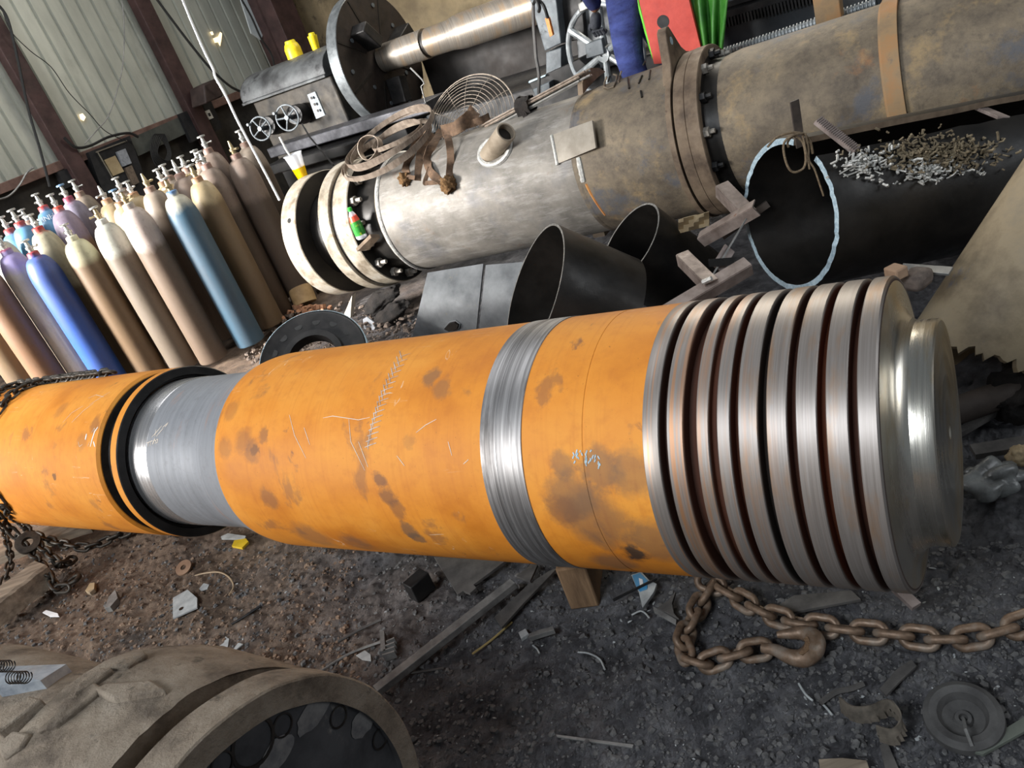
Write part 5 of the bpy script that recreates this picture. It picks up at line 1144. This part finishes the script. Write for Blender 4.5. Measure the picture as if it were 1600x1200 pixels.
tag(MB().tube(curve_pts(cp_, 60), .009, 7).build('white_rope', M_white), 'thin white rope hanging from above down to the blind flange of the big pipe', 'rope')
tag(MB().tube([hb(472, 194, 5.6), hb(484, 214, 5.5), hb(521, 258, 5.2)], .008, 6).build('thin_rod', M_dark), 'thin dark rod leaning from the headstock toward the flanges', 'rod')
mb_ = thing('motor_box', 'dark brown motor box at the foot of the wall beside the headstock', 'motor', ha(345, 150, AW + .6))
aplate(MB(), [(318, 132), (338, 122), (350, 150), (322, 162)], AW + .55, .3).build('housing', gritty('dark_brown_motor', S(44, 34, 32), S(70, 56, 52)), mb_, bevel=.02)
# ================================================================== CHAINS
def link_mesh(pitch, wire, wdt):
    b = MB(); n = 10; pts = []; hl = pitch/2 + wire*.0; r = wdt
    for i in range(n+1): t = -PI/2 + PI*i/n; pts.append(Vector((hl - r + wire + r*math.cos(t), r*math.sin(t), 0)))
    for i in range(n+1): t = PI/2 + PI*i/n; pts.append(Vector((-(hl - r + wire) + r*math.cos(t), r*math.sin(t), 0)))
    b.tube(pts, wire, 8, closed=True); m = bpy.data.meshes.new('chain_link'); m.from_pydata([tuple(v) for v in b.v], [], b.f); m.update()
    for p in m.polygons: p.use_smooth = True
    return m
def chain(root, ctrl, pitch, wire, wdt, mt, n=200, phase=0, name='chain_link', mesh=None):
    P = curve_pts(ctrl, n); M0i = Mof(root).inverted(); m = mesh or link_mesh(pitch, wire, wdt)
    if not m.materials: m.materials.append(mt)
    acc = [0]; 
    for i in range(1, len(P)): acc.append(acc[-1] + (P[i] - P[i-1]).length)
    k = 0; d = pitch/2
    def at(s):
        for i in range(1, len(P)):
            if acc[i] >= s: t = (s - acc[i-1])/max(acc[i] - acc[i-1], 1e-9); return P[i-1].lerp(P[i], t)
        return P[-1]
    while d < acc[-1] - pitch/2:
        p0, p1 = at(d - pitch/2), at(d + pitch/2); t = p1 - p0; up = VZ if abs(t.normalized().z) < .9 else VB
        Mx = frame(t, up, (p0 + p1)/2) @ Matrix.Rotation(PI/4 + (PI/2 if (k + phase) % 2 else 0) + random.uniform(-.12, .12), 4, 'X')
        o = bpy.data.objects.new(name, m); COL.objects.link(o); o.parent = root; o.matrix_local = M0i @ Mx; d += pitch; k += 1
    return m
def hook(root, p0, p1, size, nrm, mt, name='hook', th=.016):
    M = frame(Vector(p1) - Vector(p0), nrm, p0); s = size
    ctrl = [(0, 0), (.35, .0), (.65, -.14), (.98, -.12), (1.18, .14), (1.12, .42), (.88, .52), (.62, .46), (.42, .38)]
    rr = [.085, .10, .12, .15, .165, .14, .115, .09, .05]
    P = curve_pts([M @ Vector((x*s, y*s, 0)) for x, y in ctrl], 48); r = [float(np.interp(i/(len(P)-1), np.linspace(0, 1, len(rr)), rr))*s for i in range(len(P))]
    return MB().tube(P, r, 12).build(name, mt, root)
M_rchain = gritty('rusty_chain', S(96, 80, 66), S(132, 108, 88), S(150, 136, 122), scale=18, rough=.5, metal=.35, spots=S(122, 84, 58))
M_bchain = gritty('dark_chain', S(40, 36, 32), S(76, 70, 62), scale=20, rough=.45, metal=.4)
def g2(x, y, z): return gp(x, y, z)
rc = thing('chain', 'rusty brown heavy chain with a hook lying on the black dirt under the grooved end', 'chain', gp(1240, 985, 0))
lm = chain(rc, [gp(1096, 905, .05), gp(1122, 916, .03), gp(1160, 938, .02), gp(1205, 962, .02), gp(1262, 975, .025), gp(1330, 985, .025), gp(1400, 992, .025), gp(1470, 1000, .025), gp(1540, 993, .03), gp(1622, 968, .05)], .062, .0115, .024, M_rchain, 160)
chain(rc, [gp(1112, 914, .03), gp(1096, 940, .02), gp(1076, 978, .02), gp(1066, 1010, .02), gp(1084, 1036, .02), gp(1118, 1034, .02), gp(1150, 1018, .03), gp(1180, 1020, .025), gp(1200, 1012, .025)], .060, .0115, .024, M_rchain, 120, mesh=lm)
hkp = [gp(x, y, .035) for x, y in ((1190, 1012), (1212, 1016), (1234, 1026), (1256, 1028), (1272, 1014), (1272, 998), (1256, 989), (1236, 990), (1214, 992))]
P = curve_pts(hkp, 56); hr_ = [.013, .017, .021, .026, .028, .027, .022, .016, .009]
hk = MB().tube(P, [float(np.interp(i/(len(P)-1), np.linspace(0, 1, 9), hr_)) for i in range(len(P))], 12).build('hook', M_rchain, rc)
q = [gp(x, y, .062) for x, y in ((1262, 994), (1266, 1004), (1263, 1016), (1254, 1023), (1248, 1020), (1256, 1012), (1258, 1004), (1256, 997))]
MB().slab(q, VZ, .004).build('raised_letter_pad', gritty('rusty_letter_pad', S(120, 92, 66), S(156, 124, 94), scale=90, rough=.8, bump=1.0, bdist=.01, bscale=120), hk)
lc = thing('chain', 'dark steel chain slung round the left end of the shaft, piled on the timber below', 'chain', gp(80, 880, 0))
def sh(s, th, lift=.02): c = SP + SD*s; u = SM.to_3x3(); return c + u @ Vector((0, (SR + lift)*math.cos(th), (SR + lift)*math.sin(th)))
lm2 = None
def around(s0, s1, t0, t1, n=10): return [sh(s0 + (s1-s0)*i/n, t0 + (t1-t0)*i/n) for i in range(n+1)]
# angle of the top of the shaft in its own frame
thc = []
for px, py in ((155, 583), (60, 595), (5, 640), (0, 690)):
    X, s = cyl_hit(px, py, SP, SD, SR); q = SM.inverted() @ X; thc.append((s, math.atan2(q.z, q.y)))
def seat(lst, lift=.018): return [sh(s, t, lift) for s, t in lst]
def hit(px, py, lift=.018):
    X, s = cyl_hit(px, py, SP, SD, SR); q = SM.inverted() @ X; return sh(s, math.atan2(q.z, q.y), lift)
lm2 = chain(lc, [hit(176, 580), hit(120, 582), hit(75, 592), hit(35, 612), hit(5, 640), hit(-22, 690)], .056, .0085, .0195, M_bchain, 80)
chain(lc, [hit(150, 577), hit(95, 579), hit(55, 588), hit(20, 603), hit(-8, 625), hit(-30, 660)], .056, .0085, .0195, M_bchain, 80, mesh=lm2)
lo = [hit(-10, 760), hit(12, 790), gp(28, 812, .22), gp(48, 832, .16), gp(80, 845, .12), gp(110, 852, .10), gp(140, 855, .06), gp(172, 842, .05), gp(205, 828, .05)]
chain(lc, lo, .056, .0085, .0195, M_bchain, 100, mesh=lm2)
chain(lc, [hit(-14, 780), hit(4, 806), gp(24, 836, .16), gp(44, 858, .12), gp(62, 878, .11), gp(78, 900, .08), gp(86, 918, .05), gp(100, 922, .03), gp(112, 914, .03)], .056, .0085, .0195, M_bchain, 100, mesh=lm2)
chain(lc, [hit(-30, 800), gp(2, 822, .18), gp(12, 850, .14), gp(16, 878, .10), gp(8, 905, .07), gp(2, 925, .04)], .048, .007, .016, M_bchain, 80, mesh=None)
chain(lc, [gp(60, 850, .13), gp(80, 868, .11), gp(96, 884, .07), gp(108, 878, .05), gp(124, 862, .04)], .056, .0085, .0195, M_bchain, 60, mesh=lm2)
rgp = gp(44, 848, .17); MB().rev([(-.012, .028), (-.012, .062), (.012, .062), (.012, .028)], 28, frame((.3, -.5, .8), (0, 1, 0), rgp), closed=True).build('chain_ring', M_bchain, lc)
hook(lc, gp(96, 918, .04), gp(128, 900, .04), .075, VZ, M_bchain)
# timbers under the left end
tm = [('timber', 'weathered timber beam lying on the dirt under the left end of the shaft', (-20, 962), (72, 892), .16, .11), ('timber', 'grey weathered plank under the shaft above the timber beam at the left edge', (-30, 876), (150, 812), .17, .05)]
for nm_, lb_, a_, b_, w_, t_ in tm:
    p0, p1 = gp(*a_, t_*.7), gp(*b_, t_*.7); d_ = p1 - p0
    M = frame(d_, VZ); bb_ = MB(); R3 = M.to_3x3().to_4x4(); n_ = 10; rows = []
    prof_ = [(-w_/2, -t_/2), (-w_/2, t_/2*.8), (-w_/2*.8, t_/2), (w_/2*.8, t_/2), (w_/2, t_/2*.8), (w_/2, -t_/2), (-w_/2, -t_/2)]
    for i in range(n_+1): rows.append([p0 + d_*(i/n_) + R3 @ Vector((0, y*(1 + .08*noise.noise(Vector((i*.7, y*9, 1)))), z + .006*noise.noise(Vector((i*.9, z*9, y*20))))) for y, z in prof_])
    bb_.grid(rows); 
    for r in (rows[0], rows[-1]): bb_.add(r[:-1], [tuple(range(len(r)-1))])
    tag(bb_.build(nm_, M_wood, angle=25), lb_, 'timber')
# wooden block under the shaft
def gpl(x, y, z=0.0): return gp(x, y, z)
bk0, bk1, bk2 = gp(888, 944), gp(934, 938), gp(874, 912)
wdt = (bk1 - bk0).length; dd = (bk1 - bk0).normalized(); nn = Vector((-dd.y, dd.x, 0)); zt_ = .155
MB_ = MB().box((bk0 + bk1)/2 + nn*.12 + VZ*(zt_/2 - .015), (wdt, .24, zt_ + .03), frame(dd, VZ).to_3x3().to_4x4())
tag(MB_.build('wooden_block', gritty('brown_wood_block', S(104, 80, 58), S(146, 116, 86), scale=9, rough=.85, streak=(3, .4, .4), bump=.5), bevel=.008), 'brown wooden block wedged under the shaft near the steel band', 'block')
# ================================================================== CASTING IN THE FOREGROUND
CC = Vector((-.795, 1.097, .43)); CMx = frame(VA, VZ, CC)
M_cast = gritty('dusty_rough_casting', S(100, 88, 76), S(140, 126, 110), S(158, 145, 129), scale=9, rough=.85, bump=1.0, bdist=.022, bscale=38, spots=S(80, 72, 62), spot_t=.6, spot_scale=12)
cs = thing('cast_coupling', 'large rough cast coupling with a dark bolted flange face, in the bottom left foreground', 'coupling', Matrix.Translation((0, 0, 0)) @ CMx)
cj = lambda x, t, r: .004*noise.noise(Vector((x*9, r*math.cos(t)*9, r*math.sin(t)*9)))
def cpart(name, prof, mt, n=140, jit=None): return MB().rev(prof, n, None, jit=jit).build(name, mt, cs, world=False, angle=32)
cpart('flange', [(-.100, .30), (-.100, .424), (-.092, .43), (-.004, .43), (0, .426), (.0, .375)], M_cast, jit=cj)
M_greasy = gritty('greasy_black_face', S(44, 44, 46), S(74, 74, 76), scale=6, rough=.45, metal=.1, spots=S(128, 122, 116), spot_t=.60, spot_scale=5)
cf = cpart('flange_face', [(.0, .378), (-.012, .372), (-.012, .20), (-.004, .195), (-.004, .17), (-.05, .165), (-.05, 0)], M_greasy)
def facehit(px, py): r = ray(px, py); t = ((np.array(CC) - EYE) @ A - .012)/(r @ A); return CMx.inverted() @ Vector(EYE + r*t)
for i, (px, py, r_) in enumerate(((441, 1133, .021), (528, 1120, .021), (593, 1154, .021), (636, 1206, .021), (346, 1194, .021), (395, 1160, .043))):
    q = facehit(px, py); q.x = -.012; MB().rev([(.003, r_*1.22), (.0035, r_*1.05), (-.004, r_), (-.004, 0)], 22, Matrix.Translation(q)).build('bolt_hole' if i < 5 else 'large_hole', M_blackgroove, cf, world=False)
for i, (px, py, w_, h_) in enumerate(((490, 1112, .055, .03), (566, 1128, .04, .03), (430, 1180, .05, .03))):
    q = facehit(px, py); q.x = -.0105; MB().rev([(0, .0), (.0004, 1)], 18, Matrix.Translation(q) @ Matrix.Diagonal((1, w_, h_, 1)), jit=lambda x, t, r: .25*noise.noise(Vector((math.cos(t)*2 + px, math.sin(t)*2, 0)))*r).build('grease_smear', gritty('grey_smear', S(84, 84, 86), S(116, 114, 112), scale=30, rough=.6), cf, world=False)
cpart('groove', [(-.165, .36), (-.13, .36), (-.10, .375)], M_cast, jit=cj)
cpart('drum', [(-.17, .33), (-.168, .418), (-.160, .424), (-.19, .428), (-.43, .432), (-.50, .425), (-.505, .30)], M_cast, jit=lambda x, t, r: .010*noise.noise(Vector((x*7, math.cos(t)*3, math.sin(t)*3))) + .005*noise.noise(Vector((x*25, math.cos(t)*12, math.sin(t)*12))))
cpart('shank', [(-.50, .33), (-1.3, .31)], M_cast, jit=cj)
def drumhit(px, py, R): X, s = cyl_hit(px, py, CC, A, R); return CMx.inverted() @ X
pads = [[(148, 1085), (180, 1098), (262, 1085), (240, 1070), (168, 1074)], [(172, 1048), (200, 1048), (232, 1030), (225, 1024), (196, 1036)], [(205, 1036), (222, 1036), (230, 1026), (212, 1030)], [(60, 1148), (92, 1138), (165, 1082), (150, 1072), (118, 1100)], [(10, 1190), (40, 1172), (52, 1150), (26, 1146), (0, 1168)], [(118, 1092), (140, 1080), (180, 1052), (158, 1050), (125, 1075)], [(0, 1150), (30, 1128), (70, 1098), (50, 1092), (5, 1130)]]
for k_, pd in enumerate(pads):
    top = [drumhit(x, y, .432) for x, y in pd]; out_ = [Vector((p.x, p.y*(1 + .013/.432), p.z*(1 + .013/.432))) for p in top]
    b = MB(); m_ = len(out_); cen = sum((Vector((0, p.y, p.z)) for p in out_), Vector()).normalized()
    b.slab([cen.cross(Vector((1, 0, 0)))*0 + p for p in out_], cen, .04); b.build('raised_pad', M_cast, cs, world=False, bevel=.006, smooth=True)
# coil springs and pale bar on the shank
M_pale = gritty('blue_grey_scraped_bar', S(120, 128, 138), S(170, 176, 182), scale=14, rough=.5, metal=.2)
bq = [CMx @ drumhit(x, y, .33) for x, y in ((0, 1050), (110, 1046), (70, 1072), (0, 1085))]
tag(MB().slab([p + VZ*.02 for p in bq], VZ, .03).build('scraped_bar', M_pale), 'pale blue-grey scraped metal bar resting on the casting at the left edge', 'bar')
for (x, y, l_, lab) in ((16, 1056, 1, 'small coil spring lying on the casting at the left edge, the upper one'), (42, 1074, 1, 'small coil spring lying on the casting, lower and further right')):
    c_ = CMx @ drumhit(x, y, .36); ax_ = (VA*.9 + VB*.2).normalized(); Ms = frame(ax_, VZ, c_ + VZ*.035)
    tag(MB().tube([Ms @ Vector((-.03 + .06*i/90, .014*math.cos(i*.42), .014*math.sin(i*.42))) for i in range(91)], .0016, 5).build('coil_spring', plain('dark_spring', S(60, 58, 56), .4, .6)), lab, 'spring')
# ================================================================== SCRAPS ON THE DIRT
def gs(x, y): p = gp(x, y); return gz(p.x, p.y)
def gslab(name, label, cat, px, th, mt, lift=.006, group=None, bevel=0.001):
    cx, cy = sum(p[0] for p in px)/len(px), sum(p[1] for p in px)/len(px); z = gs(cx, cy) + th + lift
    return tag(MB().slab([gp(x, y, z) for x, y in px], VZ, th).build(name, mt, smooth=False, bevel=bevel), label, cat, group)
M_scrap = gritty('dull_grey_scrap', S(96, 94, 92), S(142, 140, 136), scale=14, rough=.6, metal=.2, spots=S(120, 84, 66), spot_t=.64)
M_pscrap = gritty('pale_scrap', S(146, 148, 148), S(184, 186, 184), scale=20, rough=.6)
M_dscrap = gritty('dark_dusty_scrap', S(66, 63, 61), S(98, 94, 90), scale=10, rough=.75)
fbz = .03
p0, p1 = gp(803, 911, .045), gp(588, 1080, .03)
tag(bar(p0, p1, .036, .026, up=VZ).build('flat_bar', M_scrap, bevel=.002), 'long grey flat bar lying diagonally on the dirt below the steel band', 'bar')
gslab('notched_plate', 'grey notched steel plate half under the shaft, left of the long flat bar', 'plate', [(678, 870), (790, 876), (740, 913), (744, 918), (734, 927), (724, 923), (715, 929)], .012, M_dscrap, .03)
gslab('cut_plate', 'dark pointed cut plate lying right of the long flat bar', 'plate', [(772, 964), (784, 980), (820, 940), (872, 886), (858, 892), (826, 912)], .010, M_dscrap, .02)
gslab('drilled_plate', 'small dark plate with a hole near the top of the long flat bar', 'plate', [(806, 900), (832, 880), (840, 882), (828, 908)], .010, M_dscrap, .03)
t_ = gslab('tab_plate', 'pale grey five-cornered tab plate with a hole lying on brown dirt', 'plate', [(270, 934), (293, 921), (308, 934), (308, 949), (270, 966)], .008, M_pscrap, .012)
zz_ = t_.location.z + max(v.co.z for v in t_.data.vertices) + .001; c_ = gp(283, 951, zz_); o_ = MB().tube([c_ - VZ*.004, c_ + VZ*.0008], .010, 14).build('hole', M_blackgroove, t_)
zz_ = .03; c_ = gp(287, 887, gs(287, 887) + .02)
tag(MB().rev([(-.004, .014), (-.004, .040), (.004, .040), (.004, .014)], 30, frame(VZ*.9 + VA*.2 - VB*.3, VA, c_), closed=True).build('washer', gritty('rusty_washer', S(118, 90, 70), S(150, 122, 100))), 'rusty oval washer on the brown dirt under the grey neck', 'washer')
gslab('curved_chunk', 'pale curved metal chunk lying on dark dirt right of the long bar', 'scrap', [(826, 990), (842, 984), (864, 978), (866, 984), (846, 990), (827, 996)], .018, M_scrap)
gslab('square_nut', 'small pale square nut beside the curved chunk', 'nut', [(810, 988), (821, 982), (826, 990), (814, 998)], .014, M_pscrap)
gslab('thin_bar', 'thin pale flat bar lying alone on the dark dirt at the bottom', 'bar', [(868, 1147), (870, 1151), (988, 1168), (990, 1163)], .006, M_scrap)
gslab('cut_crescent', 'dark crescent-cut plate lying beside the rusty chain loop', 'plate', [(1020, 947), (1040, 958), (1057, 968), (1056, 975), (1022, 956)], .008, M_scrap)
gslab('cut_crescent', 'dark arched cut plate next to the crescent, closer to the rusty chain', 'plate', [(1026, 950), (1044, 938), (1056, 924), (1050, 942), (1053, 958), (1060, 966), (1040, 956)], .010, M_dscrap, .02)
cl_ = gslab('crushed_can', 'crushed blue and grey carton lying under the grooved end of the shaft', 'carton', [(986, 898), (1002, 893), (1014, 906), (1026, 912), (1022, 924), (1004, 950), (998, 925)], .012, M_pscrap, .03)
z_ = cl_.location.z + max(v.co.z for v in cl_.data.vertices) + .002; MB().slab([gp(x, y, z_) for x, y in ((988, 899), (1000, 895), (1012, 907), (1011, 920), (1000, 924), (993, 914))], VZ, .002).build('blue_label', plain('blue_label', S(70, 140, 184), .5), cl_, smooth=False)
z_ += .002; MB().slab([gp(x, y, z_) for x, y in ((998, 903), (1004, 905), (1005, 915), (1000, 916))], VZ, .001).build('white_print', M_white, cl_, smooth=False)
gslab('pale_flake', 'pale rounded paint flake lying left of the finned bracket', 'flake', [(556, 1024), (570, 1016), (579, 1022), (580, 1033), (566, 1031)], .003, M_pscrap)
fb = thing('finned_bracket', 'small grey finned bracket on the dirt left of the long flat bar', 'bracket', gp(608, 1005))
zb_ = gs(608, 1005) + .03
MB().slab([gp(x, y, zb_) for x, y in ((593, 984), (600, 986), (602, 1016), (595, 1018))], VZ, .03).build('stem', M_scrap, fb, smooth=False)
for i in range(4): MB().slab([gp(x, y, zb_) for x, y in ((597 + 2*i, 1022 - 7*i), (616 + 0*i, 1016 - 7*i), (616, 1018 - 7*i), (597 + 2*i, 1024 - 7*i))], VZ, .03).build('fin', M_scrap, fb, smooth=False)
def rod(name, label, cat, pts, r, mt, lift=.008):
    return tag(MB().tube(curve_pts([gp(x, y, gs(x, y) + lift + r) for x, y in pts], 20), r, 6).build(name, mt), label, cat)
rod('steel_rod', 'thin grey rod pointing at the finned bracket on the dirt', 'rod', [(500, 1050), (545, 1022), (598, 1002)], .005, M_scrap)
rod('steel_rod', 'short dark rod lying on the dirt above the finned bracket', 'rod', [(528, 1003), (560, 985), (596, 968)], .005, M_dscrap)
rod('yellow_stick', 'yellowish stick lying between the long flat bar and the pointed plate', 'stick', [(738, 1022), (768, 1000), (800, 972)], .004, gritty('yellow_stick', S(150, 132, 84), S(176, 156, 104)))
rod('bent_wire', 'pale bent wire lying on the dark dirt in the middle foreground', 'wire', [(903, 1019), (920, 1021), (937, 1030), (945, 1046)], .003, M_pscrap)
rod('bent_wire', 'short pale bent wire above and left of the longer bent one', 'wire', [(832, 1008), (839, 1014), (843, 1021)], .003, M_pscrap)
rod('bent_wire', 'white bent wire by the crushed carton under the shaft', 'wire', [(987, 961), (1000, 955), (1008, 958), (1014, 965)], .003, M_pscrap)
rod('bent_wire', 'thin white wire lying below the hook of the rusty chain', 'wire', [(1248, 1068), (1258, 1084), (1270, 1095)], .003, M_pscrap)
rod('bent_wire', 'short white wire below the other one near the hook', 'wire', [(1283, 1098), (1292, 1107), (1300, 1117)], .003, M_pscrap)
rod('grass_wire', 'loop of straw-coloured wire on the brown dirt right of the tab plate', 'wire', [(296, 902), (318, 896), (342, 894), (358, 902), (365, 916), (358, 930)], .004, gritty('straw_wire', S(140, 118, 92), S(168, 146, 118)))
rod('black_rod', 'thin black rod on the dirt right of the tab plate', 'rod', [(362, 975), (384, 962), (408, 946)], .005, M_dark)
rod('steel_rod', 'thin steel rod poking from beneath the shaft by the wooden block', 'rod', [(958, 938), (990, 922), (1026, 904)], .005, M_dark, .03)
rod('steel_rod', 'thin dark rod lying next to the lower end of the long flat bar', 'rod', [(640, 1052), (668, 1048), (694, 1044)], .004, M_dscrap)
shv = [('pale S-shaped metal shaving on the dirt near the casting', [(332, 1027), (338, 1012), (350, 1004), (352, 994), (358, 998), (356, 1010), (342, 1024)]), ('pale metal shaving right of the S-shaped one near the casting', [(364, 1015), (372, 1004), (380, 1006), (370, 1014), (362, 1030), (357, 1030)])]
for lb_, px in shv: gslab('metal_shaving', lb_, 'shaving', px, .006, M_pscrap)
gslab('stone', 'dark grey wedge-shaped stone left of the tab plate', 'stone', [(163, 950), (170, 932), (180, 921), (184, 934), (172, 948)], .03, M_scrap)
gslab('stone', 'rounded tan stone chip near the left timber', 'stone', [(133, 923), (140, 911), (148, 910), (147, 920), (140, 926)], .02, M_tan)
gslab('white_scrap', 'white plastic scrap at the left edge near the casting', 'scrap', [(66, 957), (72, 953), (90, 958), (92, 963), (78, 963)], .006, M_white)
gslab('white_flake', 'white flake lying above the tab plate', 'flake', [(311, 920), (318, 911), (327, 913), (324, 920), (314, 923)], .004, M_pscrap)
yw = gslab('yellow_wrapper', 'crumpled yellow and white wrapper lying under the grey neck of the shaft', 'wrapper', [(362, 853), (366, 844), (384, 841), (388, 846), (378, 856)], .012, plain('yellow_wrapper', S(214, 178, 40), .5), .02)
gslab('white_paper', 'white paper strip lying beside the yellow wrapper', 'paper', [(345, 838), (356, 833), (384, 837), (382, 842), (346, 842)], .006, M_pscrap, .02)
tag(MB().box(gp(655, 915, .03), (.09, .06, .08), Matrix.Rotation(.6, 4, 'Z')).build('dark_block', M_dark, bevel=.004), 'small dark metal block left of the notched plate', 'block')
# pulley-like disc with a stick
dc = gp(1505, 1121, gs(1505, 1121) + .02); dz = thing('rubber_disc', 'round grey disc with a hollow centre and a stick in it, at the lower right', 'disc', dc)
Md = frame(VZ*.97 - VB*.2, VA, dc)
MB().rev([(-.02, .0), (-.02, .075), (-.008, .088), (.012, .086), (.022, .072), (.018, .055), (-.004, .046), (-.010, .022), (.0, .018), (.0, .010), (-.01, .008), (-.012, 0)], 56, Md).build('disc', gritty('dusty_grey_disc', S(62, 60, 59), S(88, 86, 84), scale=12, rough=.75), dz)
MB().tube([Md @ Vector((-.005, 0, 0)), gp(1509, 1140, .04), gp(1519, 1166, .02)], .004, 6).build('stick', M_scrap, dz)
gslab('flat_strip', 'greenish grey flat strip at the bottom right corner', 'strip', [(1516, 1172), (1536, 1178), (1612, 1136), (1612, 1112)], .010, gritty('greenish_strip', S(88, 92, 84), S(116, 120, 110), rough=.6))
gslab('flat_strip', 'dark flat strip lying under the rusty chain, pointing at the crumpled strap', 'strip', [(1385, 1086), (1374, 1076), (1400, 1046), (1424, 1030), (1432, 1040), (1408, 1062)], .008, M_dscrap, .02)
gslab('wood_scrap', 'piece of grey grooved wood at the bottom edge', 'wood scrap', [(1279, 1186), (1316, 1184), (1354, 1188), (1360, 1206), (1282, 1210)], .02, M_wood)
gslab('flat_strip', 'pale edged flat strip at the bottom edge below the crumpled strap', 'strip', [(1374, 1164), (1386, 1158), (1404, 1200), (1384, 1206)], .010, M_dscrap)
st_ = [gp(1316, 1104, .03), gp(1335, 1118, .05), gp(1362, 1118, .06), gp(1390, 1108, .05), gp(1408, 1122, .045), gp(1412, 1140, .04), gp(1398, 1156, .03), gp(1372, 1150, .025)]
P = curve_pts(st_, 40); rows = [[p + Vector((0, .0, -.022)) + (VA*.006 if i % 2 else -VA*.004), p + Vector((0, .004, .0)), p + Vector((.004, .012, .022))] for i, p in enumerate(P)]
tag(MB().grid(rows, .004).build('crumpled_strap', gritty('grey_brown_strap', S(74, 68, 60), S(118, 108, 96), scale=20, rough=.8, spots=S(130, 92, 64))), 'crumpled grey brown metal strap lying left of the round disc', 'strap')
tag(bar(gp(1400, 918, .05), gp(1432, 948, .03), .03, .016, up=VZ).build('bar_end', M_pinkbar), 'pale end of a small bar poking out under the grooved end', 'bar')
gslab('flat_scrap', 'dark flat scrap with grit lying under the grooved end above the rusty chain', 'scrap', [(1215, 946), (1240, 930), (1330, 922), (1345, 936), (1240, 956)], .01, M_dscrap, .02)
rod('bent_scrap', 'curved dark scrap strip on the dirt left of the crumpled strap', 'scrap', [(1282, 1098), (1305, 1082), (1330, 1076), (1350, 1068)], .008, M_dscrap)
# right side: plastic bag, round bar, lumps
M_bag = gritty('dirty_clear_plastic_bag', S(92, 92, 90), S(140, 142, 140), scale=14, rough=.2, spots=S(150, 134, 96), spot_t=.58)
bgc = gp(1545, 752, .06); rows = []
for i in range(25):
    ph = PI*i/24; r = []
    for j in range(41):
        th = 2*PI*j/40; v = Vector((math.sin(ph)*math.cos(th), math.sin(ph)*math.sin(th), math.cos(ph))); k = .75 + .8*abs(noise.noise(v*1.1 + Vector((2, 5, 1)))) + .10*abs(noise.noise(v*3))
        r.append(bgc + Vector((v.x*.10*k, v.y*.07*k, v.z*.055*k)))
    rows.append(r)
tag(MB().grid(rows).build('plastic_bag', M_bag, angle=60), 'crumpled dirty clear plastic bag right of the stub end of the shaft', 'plastic bag')
tag(MB().tube([gp(1478, 648, .07), gp(1640, 590, .08)], .05, 20).build('round_bar', gritty('dark_brown_bar', S(60, 52, 47), S(84, 74, 67), rough=.7)), 'dark brown round bar lying behind the stub end at the right edge', 'bar')
for i, (a_, b_, w_, lab) in enumerate((((1488, 682), (1560, 640), .03, 'dark thin bar lying below the round bar behind the stub end'), ((1520, 706), (1620, 690), .06, 'dark flat bar lying between the round bar and the plastic bag'))):
    tag(bar(gp(*a_, .03), gp(*b_, .03), w_, .02, up=VZ).build('dark_bar', M_dscrap), lab, 'bar')
lump('dirt_heap', 'heap of dark crumbly dirt below the tan offcut at the right', 'dirt heap', gp(1535, 612, .02), .26, .16, .08, MG, 3, .5)
lump('oily_rag', 'dark olive rag heap under the tan offcut at the right edge', 'rag', gp(1600, 612, .04), .16, .12, .10, M_rag, 8, .4)
lump('stone', 'brownish stone at the right edge beside the plastic bag', 'stone', gp(1596, 712, .03), .04, .04, .03, M_tan, 8, .3)
# grit: uncountable crumbs, chips and shavings over the dirt
def grit(name, label, n, rng, mt, smin, smax, seed, flat=.6, long_=1.0):
    rnd = random.Random(seed); b = MB()
    for i in range(n):
        x, y = rng(rnd); p = gp(x, y)
        q = (p - Vector((SP.x, SP.y, 0))); 
        s = smin + (smax - smin)*rnd.random()**3; z = gz(p.x, p.y)
        Mx = Matrix.Rotation(rnd.uniform(0, 6.28), 4, 'Z') @ Matrix.Rotation(rnd.uniform(-.5, .5), 4, 'X')
        n0 = len(b.v); k = 5; ring = []
        for h in (-.5, .5):
            for j in range(k):
                t = 2*PI*j/k; r = s*(.6 + .6*rnd.random())*(1 if h < 0 else .7); ring.append(Vector((p.x, p.y, z + s*flat*.3)) + Mx @ Vector((r*math.cos(t)*long_, r*math.sin(t), h*s*flat)))
        b.add(ring, [tuple(range(k-1, -1, -1)), tuple(range(k, 2*k))] + [(j, (j+1) % k, (j+1) % k + k, j + k) for j in range(k)])
    return tag(b.build(name, mt, smooth=False, at=gp(800, 1050), fix=False), label, 'grit', kind='stuff')
def rall(r): return r.uniform(-20, 1620), 840 + 380*r.random()
def rleft(r): return r.uniform(60, 560), 850 + 230*r.random()
def rback(r): return r.uniform(380, 660), 470 + 90*r.random()
M_grit = gritty('black_grit', S(64, 63, 64), S(112, 110, 108), scale=40, rough=.8)
grit('black_grit', 'black crumbs and grit strewn over the dirt floor', 7500, rall, M_grit, .003, .015, 1)
grit('brown_grit', 'brown rusty crumbs strewn over the left of the dirt floor', 2000, rleft, gritty('brown_grit', S(96, 78, 64), S(146, 122, 102), scale=40, rough=.9), .003, .014, 2)
grit('pale_chips', 'tiny pale chips and shavings scattered over the dirt floor', 340, rall, M_pscrap, .002, .006, 3, .4, 2.0)
grit('back_rubble', 'grey and brown rubble on the ground behind the shaft', 900, rback, gritty('rubble', S(74, 66, 60), S(120, 104, 92), scale=30, rough=.9), .008, .035, 4)
# ------------------------------------------------------------------ tidy
for o in COL.objects:
    if 'M' in o: del o['M']
